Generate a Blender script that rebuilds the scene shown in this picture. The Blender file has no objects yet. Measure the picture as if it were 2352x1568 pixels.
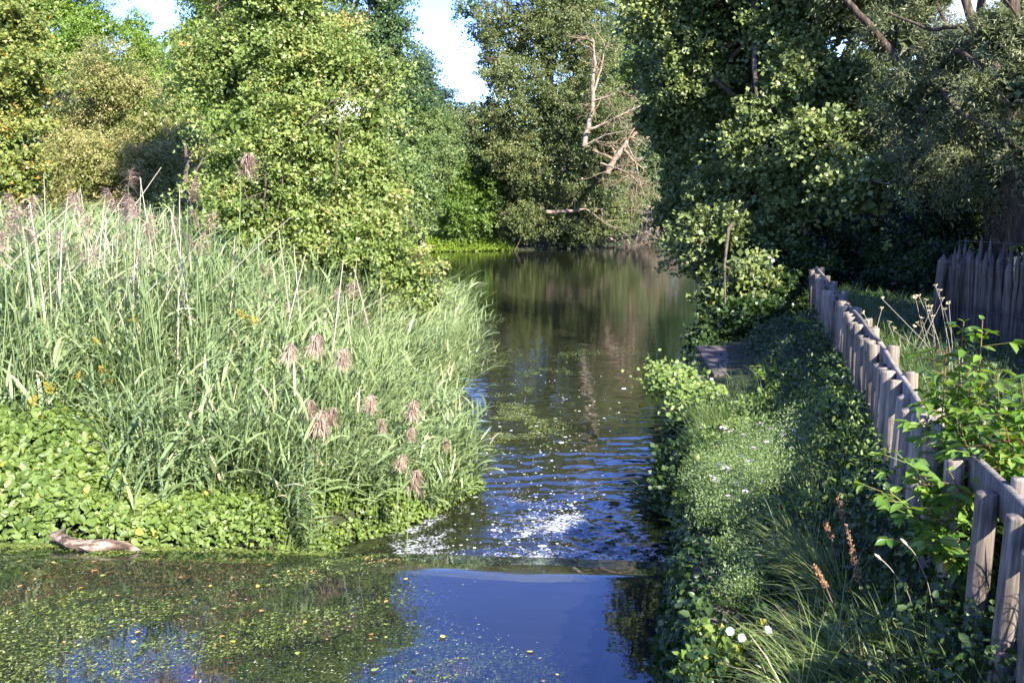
import bpy, math, random
import numpy as np
from mathutils import Vector, Matrix
R = math.radians
rng = np.random.default_rng(7)
random.seed(7)
sc = bpy.context.scene
col = sc.collection

# ------------------------------------------------------------------ camera
CAMZ = 3.5
TILT = math.atan(329 / 2287.0)
cam = bpy.data.cameras.new('camera'); cam.lens = 35.0; cam.sensor_width = 36.0
cam.clip_start = 0.1; cam.clip_end = 3000
co = bpy.data.objects.new('camera', cam); col.objects.link(co)
co.location = (0, 0, CAMZ); co.rotation_euler = (math.pi / 2 - TILT, 0, 0)
sc.camera = co
# ------------------------------------------------------------------ sky, sun, exposure
SUN_EL, SUN_AZ = R(34), R(31)            # azimuth: towards the right of straight behind the camera
SX = Vector((math.sin(SUN_AZ) * math.cos(SUN_EL), -math.cos(SUN_AZ) * math.cos(SUN_EL), math.sin(SUN_EL)))
w = bpy.data.worlds.new('World'); sc.world = w; w.use_nodes = True
nt = w.node_tree; nt.nodes.clear()
out = nt.nodes.new('ShaderNodeOutputWorld'); bg = nt.nodes.new('ShaderNodeBackground')
sky = nt.nodes.new('ShaderNodeTexSky'); sky.sky_type = 'NISHITA'; sky.sun_disc = False
sky.sun_elevation = SUN_EL; sky.sun_rotation = math.pi - SUN_AZ
sky.air_density = 1.0; sky.altitude = 2000; sky.dust_density = 0.0; sky.ozone_density = 3.5
tc = nt.nodes.new('ShaderNodeTexCoord')
mp = nt.nodes.new('ShaderNodeMapping'); mp.inputs['Scale'].default_value = (1, 1, 2.6); mp.inputs['Location'].default_value = (7.3, 2.4, 0.2)
no = nt.nodes.new('ShaderNodeTexNoise'); no.inputs['Scale'].default_value = 1.9; no.inputs['Detail'].default_value = 7; no.inputs['Roughness'].default_value = 0.55
rp = nt.nodes.new('ShaderNodeValToRGB'); rp.color_ramp.elements[0].position = 0.56; rp.color_ramp.elements[1].position = 0.72
rp.color_ramp.elements[1].color = (0.75, 0.75, 0.75, 1)
mx = nt.nodes.new('ShaderNodeMix'); mx.data_type = 'RGBA'
mx.inputs[7].default_value = (4.2, 4.5, 5.0, 1)
L = nt.links.new
L(tc.outputs['Generated'], mp.inputs[0]); L(mp.outputs[0], no.inputs['Vector']); L(no.outputs['Fac'], rp.inputs[0])
hsv = nt.nodes.new('ShaderNodeHueSaturation'); hsv.inputs['Saturation'].default_value = 1.18; hsv.inputs['Hue'].default_value = 0.525; L(sky.outputs[0], hsv.inputs['Color'])
L(rp.outputs[0], mx.inputs[0]); L(hsv.outputs[0], mx.inputs[6]); L(mx.outputs[2], bg.inputs['Color'])
bg.inputs['Strength'].default_value = 0.15
L(bg.outputs[0], out.inputs[0])
sl = bpy.data.lights.new('sun', 'SUN'); sl.energy = 5.0; sl.angle = R(0.5); sl.color = (1.0, 0.94, 0.84)
so = bpy.data.objects.new('sun', sl); col.objects.link(so); so.rotation_euler = SX.to_track_quat('Z', 'Y').to_euler()
so.location = SX * 50
sc.view_settings.view_transform = 'Standard'; sc.view_settings.look = 'None'
sc.view_settings.gamma = 1.0; sc.view_settings.use_curve_mapping = False
sc.view_settings.exposure = 2.05
sc.render.engine = 'CYCLES'
sc.cycles.max_bounces = 6; sc.cycles.diffuse_bounces = 3; sc.cycles.glossy_bounces = 3
sc.cycles.transmission_bounces = 3; sc.cycles.transparent_max_bounces = 8
sc.cycles.caustics_reflective = False; sc.cycles.caustics_refractive = False
sc.cycles.use_denoising = True

# ------------------------------------------------------------------ helpers
FP = 2287.0
def ray(px, py):
    u = (px - 1176) / FP; v = (784 - py) / FP
    return np.array((u, math.cos(TILT) + v * math.sin(TILT), -math.sin(TILT) + v * math.cos(TILT)))
def P(px, py, z):
    r = ray(px, py); t = (z - CAMZ) / r[2]; p = r * t; p[2] = z; return p
def PD(px, py, D):
    r = ray(px, py); p = r * (D / r[1]); p[2] += CAMZ; return p

def vnoise(p, scale, seed=0):
    """smooth value noise on (N,2) or (N,3) points, -1..1"""
    p = np.asarray(p, float) * scale
    i = np.floor(p).astype(np.int64); f = p - i; f = f * f * (3 - 2 * f)
    d = p.shape[1]
    r = np.zeros(len(p))
    for c in range(2 ** d):
        h = np.full(len(p), seed * 7919 + 13, dtype=np.int64); wgt = np.ones(len(p))
        for k in range(d):
            b = (c >> k) & 1
            h = h * 73856093 + (i[:, k] + b) * (19349663 + 834927 * k)
            h = (h ^ (h >> 13)) & 0x7fffffff
            wgt = wgt * (f[:, k] if b else 1 - f[:, k])
        h = (h * 1274126177) & 0x7fffffff; h = (h ^ (h >> 11)) & 0xffffff
        r += wgt * (h / 0x7fffff - 1)
    return r
def fbm(p, scale, seed=0, octs=4, g=0.5):
    r = 0; a = 1; s = 0
    for o in range(octs):
        r = r + a * vnoise(p, scale * 2 ** o, seed + o * 31); s += a; a *= g
    return r / s
def unit(v):
    return v / np.maximum(np.linalg.norm(v, axis=-1, keepdims=True), 1e-9)
def sstep(a, b, x):
    t = np.clip((x - a) / (b - a), 0, 1); return t * t * (3 - 2 * t)

def mesh_np(name, V, F, mat, val=None, smooth=False):
    """V (N,3), F (M,4) or (M,3), val per face"""
    me = bpy.data.meshes.new(name)
    V = np.ascontiguousarray(V, dtype=np.float32); F = np.ascontiguousarray(F, dtype=np.int32)
    me.vertices.add(len(V)); me.vertices.foreach_set('co', V.ravel())
    k = F.shape[1]
    me.loops.add(F.size); me.loops.foreach_set('vertex_index', F.ravel())
    me.polygons.add(len(F)); me.polygons.foreach_set('loop_start', np.arange(0, F.size, k, dtype=np.int32))
    if smooth: me.polygons.foreach_set('use_smooth', np.ones(len(F), dtype=bool))
    me.update(calc_edges=True)
    if val is not None:
        a = me.attributes.new('val', 'FLOAT', 'FACE'); a.data.foreach_set('value', np.ascontiguousarray(val, dtype=np.float32))
    if mat: me.materials.append(mat)
    return me
def tag(o, label=None, cat=None, group=None, kind=None):
    if label: o['label'] = label
    if cat: o['category'] = cat
    if group: o['group'] = group
    if kind: o['kind'] = kind
    return o
def obj(name, me, parent=None, **kw):
    o = bpy.data.objects.new(name, me); col.objects.link(o)
    if parent is not None:
        o.parent = parent
        o.location = -Vector(parent.location) if parent.type == 'EMPTY' and kw.pop('world', True) else (0, 0, 0)
    return tag(o, **kw)
def empty(name, loc, label, cat, group=None):
    o = bpy.data.objects.new(name, None); col.objects.link(o); o.location = tuple(float(a) for a in loc); o.empty_display_size = .1
    return tag(o, label, cat, group)

class MB:
    """collects quads/tris for one mesh"""
    def __init__(s): s.V = []; s.F = []; s.A = []; s.n = 0
    def add(s, V, F, val=0.5):
        V = np.asarray(V, float); F = np.asarray(F, int)
        if F.shape[1] == 3: F = np.concatenate([F, F[:, 2:3]], 1)   # marked below
        s.V.append(V); s.F.append(F + s.n); s.n += len(V)
        s.A.append(np.full(len(F), val) if np.isscalar(val) else np.asarray(val, float))
    def mesh(s, name, mat, smooth=False):
        V = np.concatenate(s.V); F = np.concatenate(s.F); A = np.concatenate(s.A)
        tri = F[:, 2] == F[:, 3]
        if not tri.any(): return mesh_np(name, V, F, mat, A, smooth)
        me = bpy.data.meshes.new(name)
        F = np.concatenate([F[~tri], F[tri]]); A = np.concatenate([A[~tri], A[tri]]); nq = int((~tri).sum())
        loops = np.concatenate([F[:nq].ravel(), F[nq:, :3].ravel()]).astype(np.int32)
        st = np.concatenate([np.arange(nq) * 4, nq * 4 + np.arange(len(F) - nq) * 3]).astype(np.int32)
        me.vertices.add(len(V)); me.vertices.foreach_set('co', V.astype(np.float32).ravel())
        me.loops.add(len(loops)); me.loops.foreach_set('vertex_index', loops)
        me.polygons.add(len(F)); me.polygons.foreach_set('loop_start', st)
        if smooth: me.polygons.foreach_set('use_smooth', np.ones(len(F), dtype=bool))
        me.update(calc_edges=True)
        a = me.attributes.new('val', 'FLOAT', 'FACE'); a.data.foreach_set('value', A.astype(np.float32))
        me.materials.append(mat)
        return me
    def tube(s, pts, rad, n=6, val=0.5, cap=True, wob=0.0):
        pts = np.asarray(pts, float); m = len(pts); rad = np.broadcast_to(np.asarray(rad, float), (m,))
        t = unit(np.gradient(pts, axis=0))
        ref = np.array((0, 0, 1.0)) if abs(t[0][2]) < 0.9 else np.array((1.0, 0, 0))
        a = unit(np.cross(t, ref)); b = np.cross(t, a)
        th = np.arange(n) * 2 * math.pi / n
        rr = rad[:, None] * (1 + wob * rng.normal(size=(m, n)) if wob else 1)
        ring = pts[:, None] + rr[..., None] * (a[:, None] * np.cos(th)[None, :, None] + b[:, None] * np.sin(th)[None, :, None])
        V = ring.reshape(-1, 3); i = np.arange(m - 1)[:, None] * n; j = np.arange(n)[None]; j2 = (j + 1) % n
        F = np.stack([i + j, i + j2, i + n + j2, i + n + j], -1).reshape(-1, 4)
        s.add(V, F, val)
        if cap:
            for k, q in ((0, 0), (m - 1, 1)):
                c = np.concatenate([V[k * n:(k + 1) * n], [pts[k]]]); jj = np.arange(n)
                f = np.stack([jj, (jj + 1) % n, np.full(n, n)], -1)
                s.add(c, f if q else f[:, ::-1], val)
    def box(s, c, dx, dy, dz, rz=0, val=0.5):
        c = np.asarray(c, float); X = np.array([[x, y, z] for x in (-1, 1) for y in (-1, 1) for z in (-1, 1)]) * np.array((dx, dy, dz)) / 2
        ca, sa = math.cos(rz), math.sin(rz); X = np.stack([X[:, 0] * ca - X[:, 1] * sa, X[:, 0] * sa + X[:, 1] * ca, X[:, 2]], 1)
        s.add(X + c, [[0, 1, 3, 2], [4, 6, 7, 5], [0, 4, 5, 1], [2, 3, 7, 6], [0, 2, 6, 4], [1, 5, 7, 3]], val)

def kites(p, d, n, Ln, Wd, fold=0.15):
    """one folded kite leaf (one quad) each"""
    N = len(p); s = unit(np.cross(d, n)); Ln = np.broadcast_to(Ln, (N,))[:, None]; Wd = np.broadcast_to(Wd, (N,))[:, None]
    nn = np.cross(s, d)
    a = p; c = p + d * Ln; m = p + d * Ln * 0.5 + nn * Wd * fold
    V = np.stack([a, m + s * Wd / 2, c, m - s * Wd / 2], 1).reshape(-1, 3)
    F = np.arange(N * 4).reshape(-1, 4)
    return V, F
def tris(p, d, n, Ln, Wd):
    """one small irregular triangular leaf each, for foliage seen from afar"""
    N = len(p); s = unit(np.cross(d, n)); Ln = np.broadcast_to(Ln, (N,))[:, None]; Wd = np.broadcast_to(Wd, (N,))[:, None] * 1.3
    k = rng.uniform(.2, .5, (N, 1))
    V = np.stack([p + s * Wd * .5 + d * Ln * k * .6, p + d * Ln * 1.05, p - s * Wd * .5 + d * Ln * (.6 - k)], 1).reshape(-1, 3)
    return V, np.arange(N * 3).reshape(-1, 3)
def ovals(p, d, n, Ln, Wd, fold=0.12, droop=0.12):
    """folded oval leaf of two quads"""
    N = len(p); s = unit(np.cross(d, n)); nn = np.cross(s, d)
    Ln = np.broadcast_to(Ln, (N,))[:, None]; Wd = np.broadcast_to(Wd, (N,))[:, None]
    tip = p + d * Ln - nn * Ln * droop
    q1 = p + d * Ln * .25; q2 = p + d * Ln * .68 - nn * Ln * droop * .3
    V = np.stack([p, q1 + s * Wd * .46 + nn * Wd * fold, q2 + s * Wd * .36 + nn * Wd * fold, tip,
                  q2 - s * Wd * .36 + nn * Wd * fold, q1 - s * Wd * .46 + nn * Wd * fold], 1).reshape(-1, 3)
    b = np.arange(N)[:, None] * 6
    F = np.concatenate([b + np.array([0, 1, 2, 3]), b + np.array([0, 3, 4, 5])], 1).reshape(-1, 4)
    return V, F
def blades(p, d, up, Ln, Wd, curve, seg=3, side=None):
    """arching ribbons. p base, d start direction, curve = how far they bend down"""
    N = len(p); Ln = np.broadcast_to(Ln, (N,)); Wd = np.broadcast_to(Wd, (N,)); curve = np.broadcast_to(curve, (N,))
    d = unit(d)
    if side is None: side = unit(np.cross(d, up) + rng.normal(size=(N, 3)) * .25)
    pts = [p]; q = p.copy(); dd = d.copy()
    for k in range(seg):
        q = q + dd * (Ln / seg)[:, None]; pts.append(q)
        dd = unit(dd + np.array((0, 0, -1.0)) * (curve / seg)[:, None])
    wd = np.array([.75, 1.0, .72, .04]) if seg == 3 else np.concatenate([[.7], np.linspace(1, .05, seg)])
    V = []
    for k in range(seg + 1):
        o = side * (Wd * wd[k] / 2)[:, None]
        V += [pts[k] - o, pts[k] + o]
    V = np.stack(V, 1).reshape(-1, 3); m = 2 * (seg + 1); b = np.arange(N)[:, None] * m
    F = np.concatenate([b + np.array([2 * k, 2 * k + 1, 2 * k + 3, 2 * k + 2]) for k in range(seg)], 1).reshape(-1, 4)
    return V, F

# ------------------------------------------------------------------ materials
def ramp(nt, stops, fac):
    r = nt.nodes.new('ShaderNodeValToRGB'); e = r.color_ramp.elements
    while len(e) > 1: e.remove(e[-1])
    e[0].position = stops[0][0]; e[0].color = (*stops[0][1], 1)
    for p, c in stops[1:]:
        x = e.new(p); x.color = (*c, 1)
    nt.links.new(fac, r.inputs[0]); return r.outputs[0]
def leaf_mat(name, stops, rough=0.45, trans=0.35, spec=0.4):
    m = bpy.data.materials.new(name); m.use_nodes = True; t = m.node_tree; t.nodes.clear()
    o = t.nodes.new('ShaderNodeOutputMaterial'); a = t.nodes.new('ShaderNodeAttribute'); a.attribute_name = 'val'
    c = ramp(t, stops, a.outputs['Fac'])
    b = t.nodes.new('ShaderNodeBsdfPrincipled'); b.inputs['Roughness'].default_value = rough; b.inputs['Specular IOR Level'].default_value = spec
    tr = t.nodes.new('ShaderNodeBsdfTranslucent'); hs = t.nodes.new('ShaderNodeHueSaturation')
    hs.inputs['Hue'].default_value = 0.485; hs.inputs['Saturation'].default_value = 1.15; hs.inputs['Value'].default_value = 1.5
    mx = t.nodes.new('ShaderNodeMixShader'); mx.inputs[0].default_value = trans
    k = t.links.new
    k(c, b.inputs['Base Color']); k(c, hs.inputs['Color']); k(hs.outputs[0], tr.inputs['Color'])
    k(b.outputs[0], mx.inputs[1]); k(tr.outputs[0], mx.inputs[2]); k(mx.outputs[0], o.inputs[0])
    return m
def rough_mat(name, stops, scale=8, detail=6, rough=0.9, bump=0.3, stretch=(1, 1, 1), coords='Object', dist=0.02, val=False):
    m = bpy.data.materials.new(name); m.use_nodes = True; t = m.node_tree; b = t.nodes['Principled BSDF']
    tc = t.nodes.new('ShaderNodeTexCoord'); mp = t.nodes.new('ShaderNodeMapping'); mp.inputs['Scale'].default_value = stretch
    n = t.nodes.new('ShaderNodeTexNoise'); n.inputs['Scale'].default_value = scale; n.inputs['Detail'].default_value = detail; n.inputs['Roughness'].default_value = .65
    k = t.links.new
    k(tc.outputs[coords], mp.inputs[0]); k(mp.outputs[0], n.inputs['Vector'])
    f = n.outputs['Fac']
    if val:
        a = t.nodes.new('ShaderNodeAttribute'); a.attribute_name = 'val'
        ad = t.nodes.new('ShaderNodeMath'); ad.operation = 'MULTIPLY_ADD'; ad.inputs[1].default_value = .5
        sb = t.nodes.new('ShaderNodeMath'); sb.operation = 'SUBTRACT'; sb.inputs[1].default_value = .25
        k(a.outputs['Fac'], ad.inputs[0]); k(f, ad.inputs[2]); k(ad.outputs[0], sb.inputs[0]); f = sb.outputs[0]
    k(ramp(t, stops, f), b.inputs['Base Color'])
    b.inputs['Roughness'].default_value = rough; b.inputs['Specular IOR Level'].default_value = .25
    if bump:
        bp = t.nodes.new('ShaderNodeBump'); bp.inputs['Strength'].default_value = bump; bp.inputs['Distance'].default_value = dist
        k(n.outputs['Fac'], bp.inputs['Height']); k(bp.outputs[0], b.inputs['Normal'])
    return m
M = {}
M['alder_left'] = leaf_mat('alder_left', [(0, (.065, .105, .024)), (.45, (.155, .215, .052)), (.85, (.26, .30, .085)), (.96, (.36, .33, .12)), (1, (.36, .22, .07))])
M['seed_bush'] = leaf_mat('seed_bush', [(0, (.09, .12, .03)), (.5, (.22, .23, .07)), (.85, (.36, .31, .13)), (1, (.40, .29, .15))])
M['ash'] = leaf_mat('ash', [(0, (0.078, 0.143, 0.023)), (.5, (0.156, 0.247, 0.039)), (1, (0.260, 0.338, 0.065))], trans=.4)
M['orange_maple'] = leaf_mat('orange_maple', [(0, (.08, .12, .03)), (.5, (.17, .21, .05)), (.90, (.28, .27, .07)), (.97, (.42, .26, .05)), (1, (.42, .20, .04))])
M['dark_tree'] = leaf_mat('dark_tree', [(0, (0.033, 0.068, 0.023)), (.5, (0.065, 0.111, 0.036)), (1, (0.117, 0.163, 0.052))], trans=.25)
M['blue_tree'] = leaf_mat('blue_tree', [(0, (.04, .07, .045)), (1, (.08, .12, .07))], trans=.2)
M['mid_tree'] = leaf_mat('mid_tree', [(0, (0.061, 0.108, 0.030)), (.5, (0.115, 0.169, 0.047)), (1, (0.203, 0.230, 0.068))], trans=.3)
M['big_alder'] = leaf_mat('big_alder', [(0, (.05, .075, .022)), (.5, (.11, .14, .042)), (.9, (.19, .205, .07)), (1, (.24, .19, .08))], trans=.28)
M['lime'] = leaf_mat('lime', [(0, (0.066, 0.132, 0.022)), (1, (0.168, 0.240, 0.042))], trans=.4)
M['right_alder'] = leaf_mat('right_alder', [(0, (.05, .075, .022)), (.5, (.125, .165, .048)), (.95, (.22, .26, .09)), (1, (.26, .27, .08))], rough=.45, trans=.22, spec=.35)
M['willow'] = leaf_mat('willow', [(0, (0.060, 0.083, 0.038)), (.5, (0.128, 0.150, 0.060)), (1, (0.240, 0.247, 0.112))], rough=.45, trans=.25, spec=.4)
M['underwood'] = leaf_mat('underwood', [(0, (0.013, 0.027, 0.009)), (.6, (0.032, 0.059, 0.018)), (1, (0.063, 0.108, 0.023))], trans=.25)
M['nettle'] = leaf_mat('nettle', [(0, (.06, .10, .02)), (.5, (.14, .205, .04)), (1, (.22, .29, .07))], trans=.4)
M['far_green'] = leaf_mat('far_green', [(0, (.12, .20, .025)), (1, (.24, .32, .04))], trans=.4)
M['cover'] = leaf_mat('cover', [(0, (.05, .09, .02)), (.5, (.12, .18, .038)), (.95, (.20, .26, .065)), (1, (.38, .33, .06))], trans=.35)
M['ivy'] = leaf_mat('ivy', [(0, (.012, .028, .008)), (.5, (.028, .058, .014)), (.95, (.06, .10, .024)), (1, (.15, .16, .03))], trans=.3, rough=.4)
M['reed'] = leaf_mat('reed', [(0, (.10, .155, .06)), (.5, (.20, .265, .11)), (.9, (.31, .37, .16)), (1, (.46, .42, .25))], trans=.3)
M['straw'] = leaf_mat('straw', [(0, (.28, .25, .16)), (1, (.52, .48, .36))], trans=.15)
M['plume'] = leaf_mat('plume', [(0, (.23, .16, .125)), (.5, (.37, .27, .21)), (1, (.52, .41, .31))], trans=.3)
M['grass'] = leaf_mat('grass', [(0, (.03, .065, .015)), (.5, (.08, .13, .03)), (.9, (.19, .23, .08)), (1, (.32, .27, .13))], trans=.3)
M['dogwood'] = leaf_mat('dogwood', [(0, (.06, .13, .02)), (.5, (.13, .225, .035)), (.93, (.21, .30, .06)), (1, (.42, .36, .06))], trans=.38, rough=.35)
M['fine_herb'] = leaf_mat('fine_herb', [(0, (0.077, 0.132, 0.033)), (.5, (0.143, 0.209, 0.066)), (1, (0.242, 0.297, 0.121))], trans=.3)
M['golden'] = leaf_mat('golden', [(0, (.35, .22, .02)), (1, (.60, .42, .04))], trans=.3)
M['pink'] = leaf_mat('pink', [(0, (.55, .38, .55)), (1, (.80, .66, .78))], trans=.3)
M['white_petal'] = leaf_mat('white_petal', [(0, (.75, .75, .78)), (1, (.85, .85, .85))], trans=.3)
M['seed'] = rough_mat('seed', [(0.3, (.14, .07, .035)), (.7, (.38, .22, .11))], scale=60, bump=0, rough=.9)
M['umbel'] = rough_mat('umbel', [(0.3, (.32, .26, .14)), (.7, (.52, .47, .30))], scale=40, bump=0, rough=.9)
M['bark'] = rough_mat('bark', [(.3, (.035, .027, .02)), (.6, (.11, .085, .065)), (.8, (.17, .14, .11))], scale=3, stretch=(3, 3, .6), bump=.8, dist=.03)
M['willow_bark'] = rough_mat('willow_bark', [(.3, (.015, .011, .009)), (.5, (.055, .038, .026)), (.72, (.16, .11, .075))], scale=5, stretch=(3, 3, .5), bump=1, dist=.04)
M['pale_bark'] = rough_mat('pale_bark', [(.3, (.20, .16, .12)), (.7, (.42, .35, .28))], scale=4, stretch=(2, 2, .7), bump=.5)
M['dead_wood'] = rough_mat('dead_wood', [(.3, (.08, .055, .04)), (.5, (.22, .165, .12)), (.72, (.38, .31, .24))], scale=5, bump=.5)
M['lichen_twig'] = rough_mat('lichen_twig', [(.35, (.12, .09, .06)), (.6, (.24, .18, .11)), (.72, (.36, .28, .13))], scale=3, bump=0)
M['twig'] = rough_mat('twig', [(.3, (.08, .05, .035)), (.7, (.20, .13, .09))], scale=6, bump=0)
M['red_stem'] = rough_mat('red_stem', [(.34, (.17, .05, .03)), (.46, (.14, .10, .03)), (.56, (.13, .18, .04))], scale=1.6, bump=0, rough=.5)
M['soil'] = rough_mat('soil', [(.3, (.018, .018, .010)), (.55, (.03, .036, .014)), (.75, (.045, .04, .022))], scale=2.5, bump=.6)
M['concrete'] = rough_mat('concrete', [(.25, (.045, .036, .028)), (.5, (.11, .09, .073)), (.8, (.18, .15, .125))], scale=6, detail=9, bump=.2, dist=.01)
M['white_wall'] = rough_mat('white_wall', [(.3, (.72, .71, .68)), (.7, (.82, .81, .79))], scale=4, bump=.05)
M['roof_tile'] = rough_mat('roof_tile', [(.3, (.55, .54, .52)), (.7, (.68, .67, .65))], scale=9, bump=.3)
M['glass'] = rough_mat('glass', [(.3, (.03, .035, .04)), (.7, (.05, .055, .06))], scale=2, bump=0, rough=.08)
M['wire'] = rough_mat('wire', [(.3, (.06, .045, .04)), (.7, (.12, .09, .07))], scale=20, bump=0, rough=.6)

def wood_mat(name, dark, mid, lite):
    m = bpy.data.materials.new(name); m.use_nodes = True; t = m.node_tree; b = t.nodes['Principled BSDF']; k = t.links.new
    tc = t.nodes.new('ShaderNodeTexCoord'); mp = t.nodes.new('ShaderNodeMapping'); mp.inputs['Scale'].default_value = (26, 26, 1.3)
    oi = t.nodes.new('ShaderNodeObjectInfo'); va = t.nodes.new('ShaderNodeVectorMath'); va.operation = 'ADD'
    cb = t.nodes.new('ShaderNodeCombineXYZ'); ml = t.nodes.new('ShaderNodeMath'); ml.operation = 'MULTIPLY'; ml.inputs[1].default_value = 37
    k(oi.outputs['Random'], ml.inputs[0]); k(ml.outputs[0], cb.inputs[2]); k(ml.outputs[0], cb.inputs[0])
    k(tc.outputs['Object'], mp.inputs[0]); k(mp.outputs[0], va.inputs[0]); k(cb.outputs[0], va.inputs[1])
    n = t.nodes.new('ShaderNodeTexNoise'); n.inputs['Scale'].default_value = 1.5; n.inputs['Detail'].default_value = 8; n.inputs['Roughness'].default_value = .7
    k(va.outputs[0], n.inputs['Vector'])
    n2 = t.nodes.new('ShaderNodeTexNoise'); n2.inputs['Scale'].default_value = 3.5; k(tc.outputs['Object'], n2.inputs['Vector'])
    ad = t.nodes.new('ShaderNodeMath'); ad.operation = 'MULTIPLY_ADD'; ad.inputs[1].default_value = .35
    k(n2.outputs['Fac'], ad.inputs[0]); k(n.outputs['Fac'], ad.inputs[2])
    rv = t.nodes.new('ShaderNodeMath'); rv.operation = 'MULTIPLY_ADD'; rv.inputs[1].default_value = .16
    k(oi.outputs['Random'], rv.inputs[0]); k(ad.outputs[0], rv.inputs[2])
    k(ramp(t, [(.5, dark), (.68, mid), (.9, lite)], rv.outputs[0]), b.inputs['Base Color'])
    b.inputs['Roughness'].default_value = .85; b.inputs['Specular IOR Level'].default_value = .2
    bp = t.nodes.new('ShaderNodeBump'); bp.inputs['Strength'].default_value = .9; bp.inputs['Distance'].default_value = .006
    k(n.outputs['Fac'], bp.inputs['Height']); k(bp.outputs[0], b.inputs['Normal'])
    return m
M['post_wood'] = wood_mat('post_wood', (.035, .029, .023), (.125, .10, .078), (.30, .25, .20))
M['pale_wood'] = wood_mat('pale_wood', (.015, .012, .010), (.05, .040, .032), (.14, .115, .09))
M['rail_wood'] = wood_mat('rail_wood', (.035, .031, .028), (.10, .09, .08), (.22, .20, .175))
# ------------------------------------------------------------------ plan of the place
ZU = 0.45                                   # upper pool level, lower water is z = 0
def crest(x): return 8.38 - 0.084 * x       # line of the weir crest
def wallx(y): return 1.60 + 0.18 * (y - 8.3)
_sl = np.array([(8.3, -1.95), (9.0, -1.95), (9.8, -1.75), (10.1, -1.30), (10.9, -.85), (11.7, -.45), (12.4, -.6), (13.2, -1.1), (15, -1.5), (18, -1.6), (22, -1.7), (26, -2.0), (29, -2.9), (43, -4.6), (55, -6.6), (62, -8), (400, -60)])
def shore_l(y): return np.interp(y, _sl[:, 0], _sl[:, 1])
_sr = np.array([(-50, wallx(-50)), (17.2, wallx(17.2)), (19, 4.3), (23, 5.6), (28, 7.2), (36, 10), (50, 14), (70, 19), (90, 24), (400, 60)])
def shore_r(y): return np.interp(y, _sr[:, 0], _sr[:, 1])
_sf = np.array([(-60, 62), (-8, 65), (-5.8, 65.2), (-.2, 67.5), (2.5, 68), (5.3, 73), (9, 84), (13, 93), (60, 110)])
def shore_f(x): return np.interp(x, _sf[:, 0], _sf[:, 1])
_fence = np.array([(2.0, 1.84), (3.3, 2.06), (4.09, 2.20), (4.55, 2.29), (6.07, 2.56), (7.87, 3.05), (9.08, 3.38), (11.75, 4.05), (15.73, 5.0), (19.21, 5.87), (60, 14)])
def fencex(y): return np.interp(y, _fence[:, 0], _fence[:, 1])
def ground_z(x, y):
    x = np.asarray(x, float); y = np.asarray(y, float)
    p = np.stack([x.ravel(), y.ravel()], 1)
    nz = fbm(p, .35, 5, 3).reshape(x.shape) * .12
    bed = np.where(y < crest(x) + .1, -.02, -.75)
    dl = np.where(y > crest(x) - .05, shore_l(y) - x, np.where(x < -9, -9 - x, -1.0))
    dl = np.where(y > crest(x) - .05, np.minimum(dl, y - crest(x) + .0), dl)
    zl = .12 + .55 * sstep(0, 5, dl) + .03 * np.maximum(dl - 5, 0).clip(0, 30) + nz
    zl = np.where(y < crest(x) + 1.5, np.maximum(zl, .3), zl)
    dr = x - shore_r(y)
    bw = np.maximum(fencex(y) - wallx(y), .4)
    zr_near = 1.0 + .36 * sstep(0, 1, (x - wallx(y)) / bw) + .10 * sstep(1, 4, (x - wallx(y)) / bw) + nz * .3
    zr_far = .1 + 1.3 * sstep(0, 2.5, dr) + .04 * np.maximum(dr - 3, 0).clip(0, 40) + nz
    gu = x - fencex(y) - .13
    zr_near = zr_near + (.48 * sstep(0, .06, gu) - .14 * sstep(.4, 1.6, gu)) * sstep(21, 17, y)
    t = sstep(16.8, 18.2, y) * sstep(1.2, -.6, gu) ; zr = zr_near * (1 - t) + zr_far * t
    df = y - shore_f(x)
    zf = .15 + .8 * sstep(0, 4, df) + .05 * df.clip(0, 60) + nz
    kl = sstep(-.05, .25, dl); kr = sstep(.12, .22, dr); kr = np.where(y > 17.2, sstep(-.2, .3, dr), kr)
    kf = sstep(-.3, .5, df)
    z = bed + (zl - bed) * kl
    z = z + (zr - z) * kr
    z = np.where(df > -.3, z * (1 - kf) + np.maximum(zf, z) * kf, z)
    return z
def gz(x, y): return float(ground_z(np.array([x]), np.array([y]))[0])

def warp_axis(segs):
    a = []
    for lo, hi, n in segs: a += list(np.linspace(lo, hi, n, endpoint=False))
    a.append(segs[-1][1]); return np.array(a)
gx = warp_axis([(-900, -60, 10), (-60, -14, 18), (-14, -6, 16), (-6, 0, 40), (0, 6.2, 124), (6.2, 20, 40), (20, 60, 18), (60, 900, 10)])
gy = warp_axis([(-300, -6, 8), (-6, 2, 12), (2, 20, 110), (20, 40, 40), (40, 110, 50), (110, 1400, 12)])
GX, GY = np.meshgrid(gx, gy); GZ = ground_z(GX, GY)
def grid_faces(nx, ny):
    i = np.arange(ny - 1)[:, None] * nx + np.arange(nx - 1)[None]
    return np.stack([i, i + 1, i + nx + 1, i + nx], -1).reshape(-1, 4)
obj('ground', mesh_np('ground', np.stack([GX.ravel(), GY.ravel(), GZ.ravel()], 1), grid_faces(len(gx), len(gy)), M['soil'], smooth=True), kind='structure')

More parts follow.
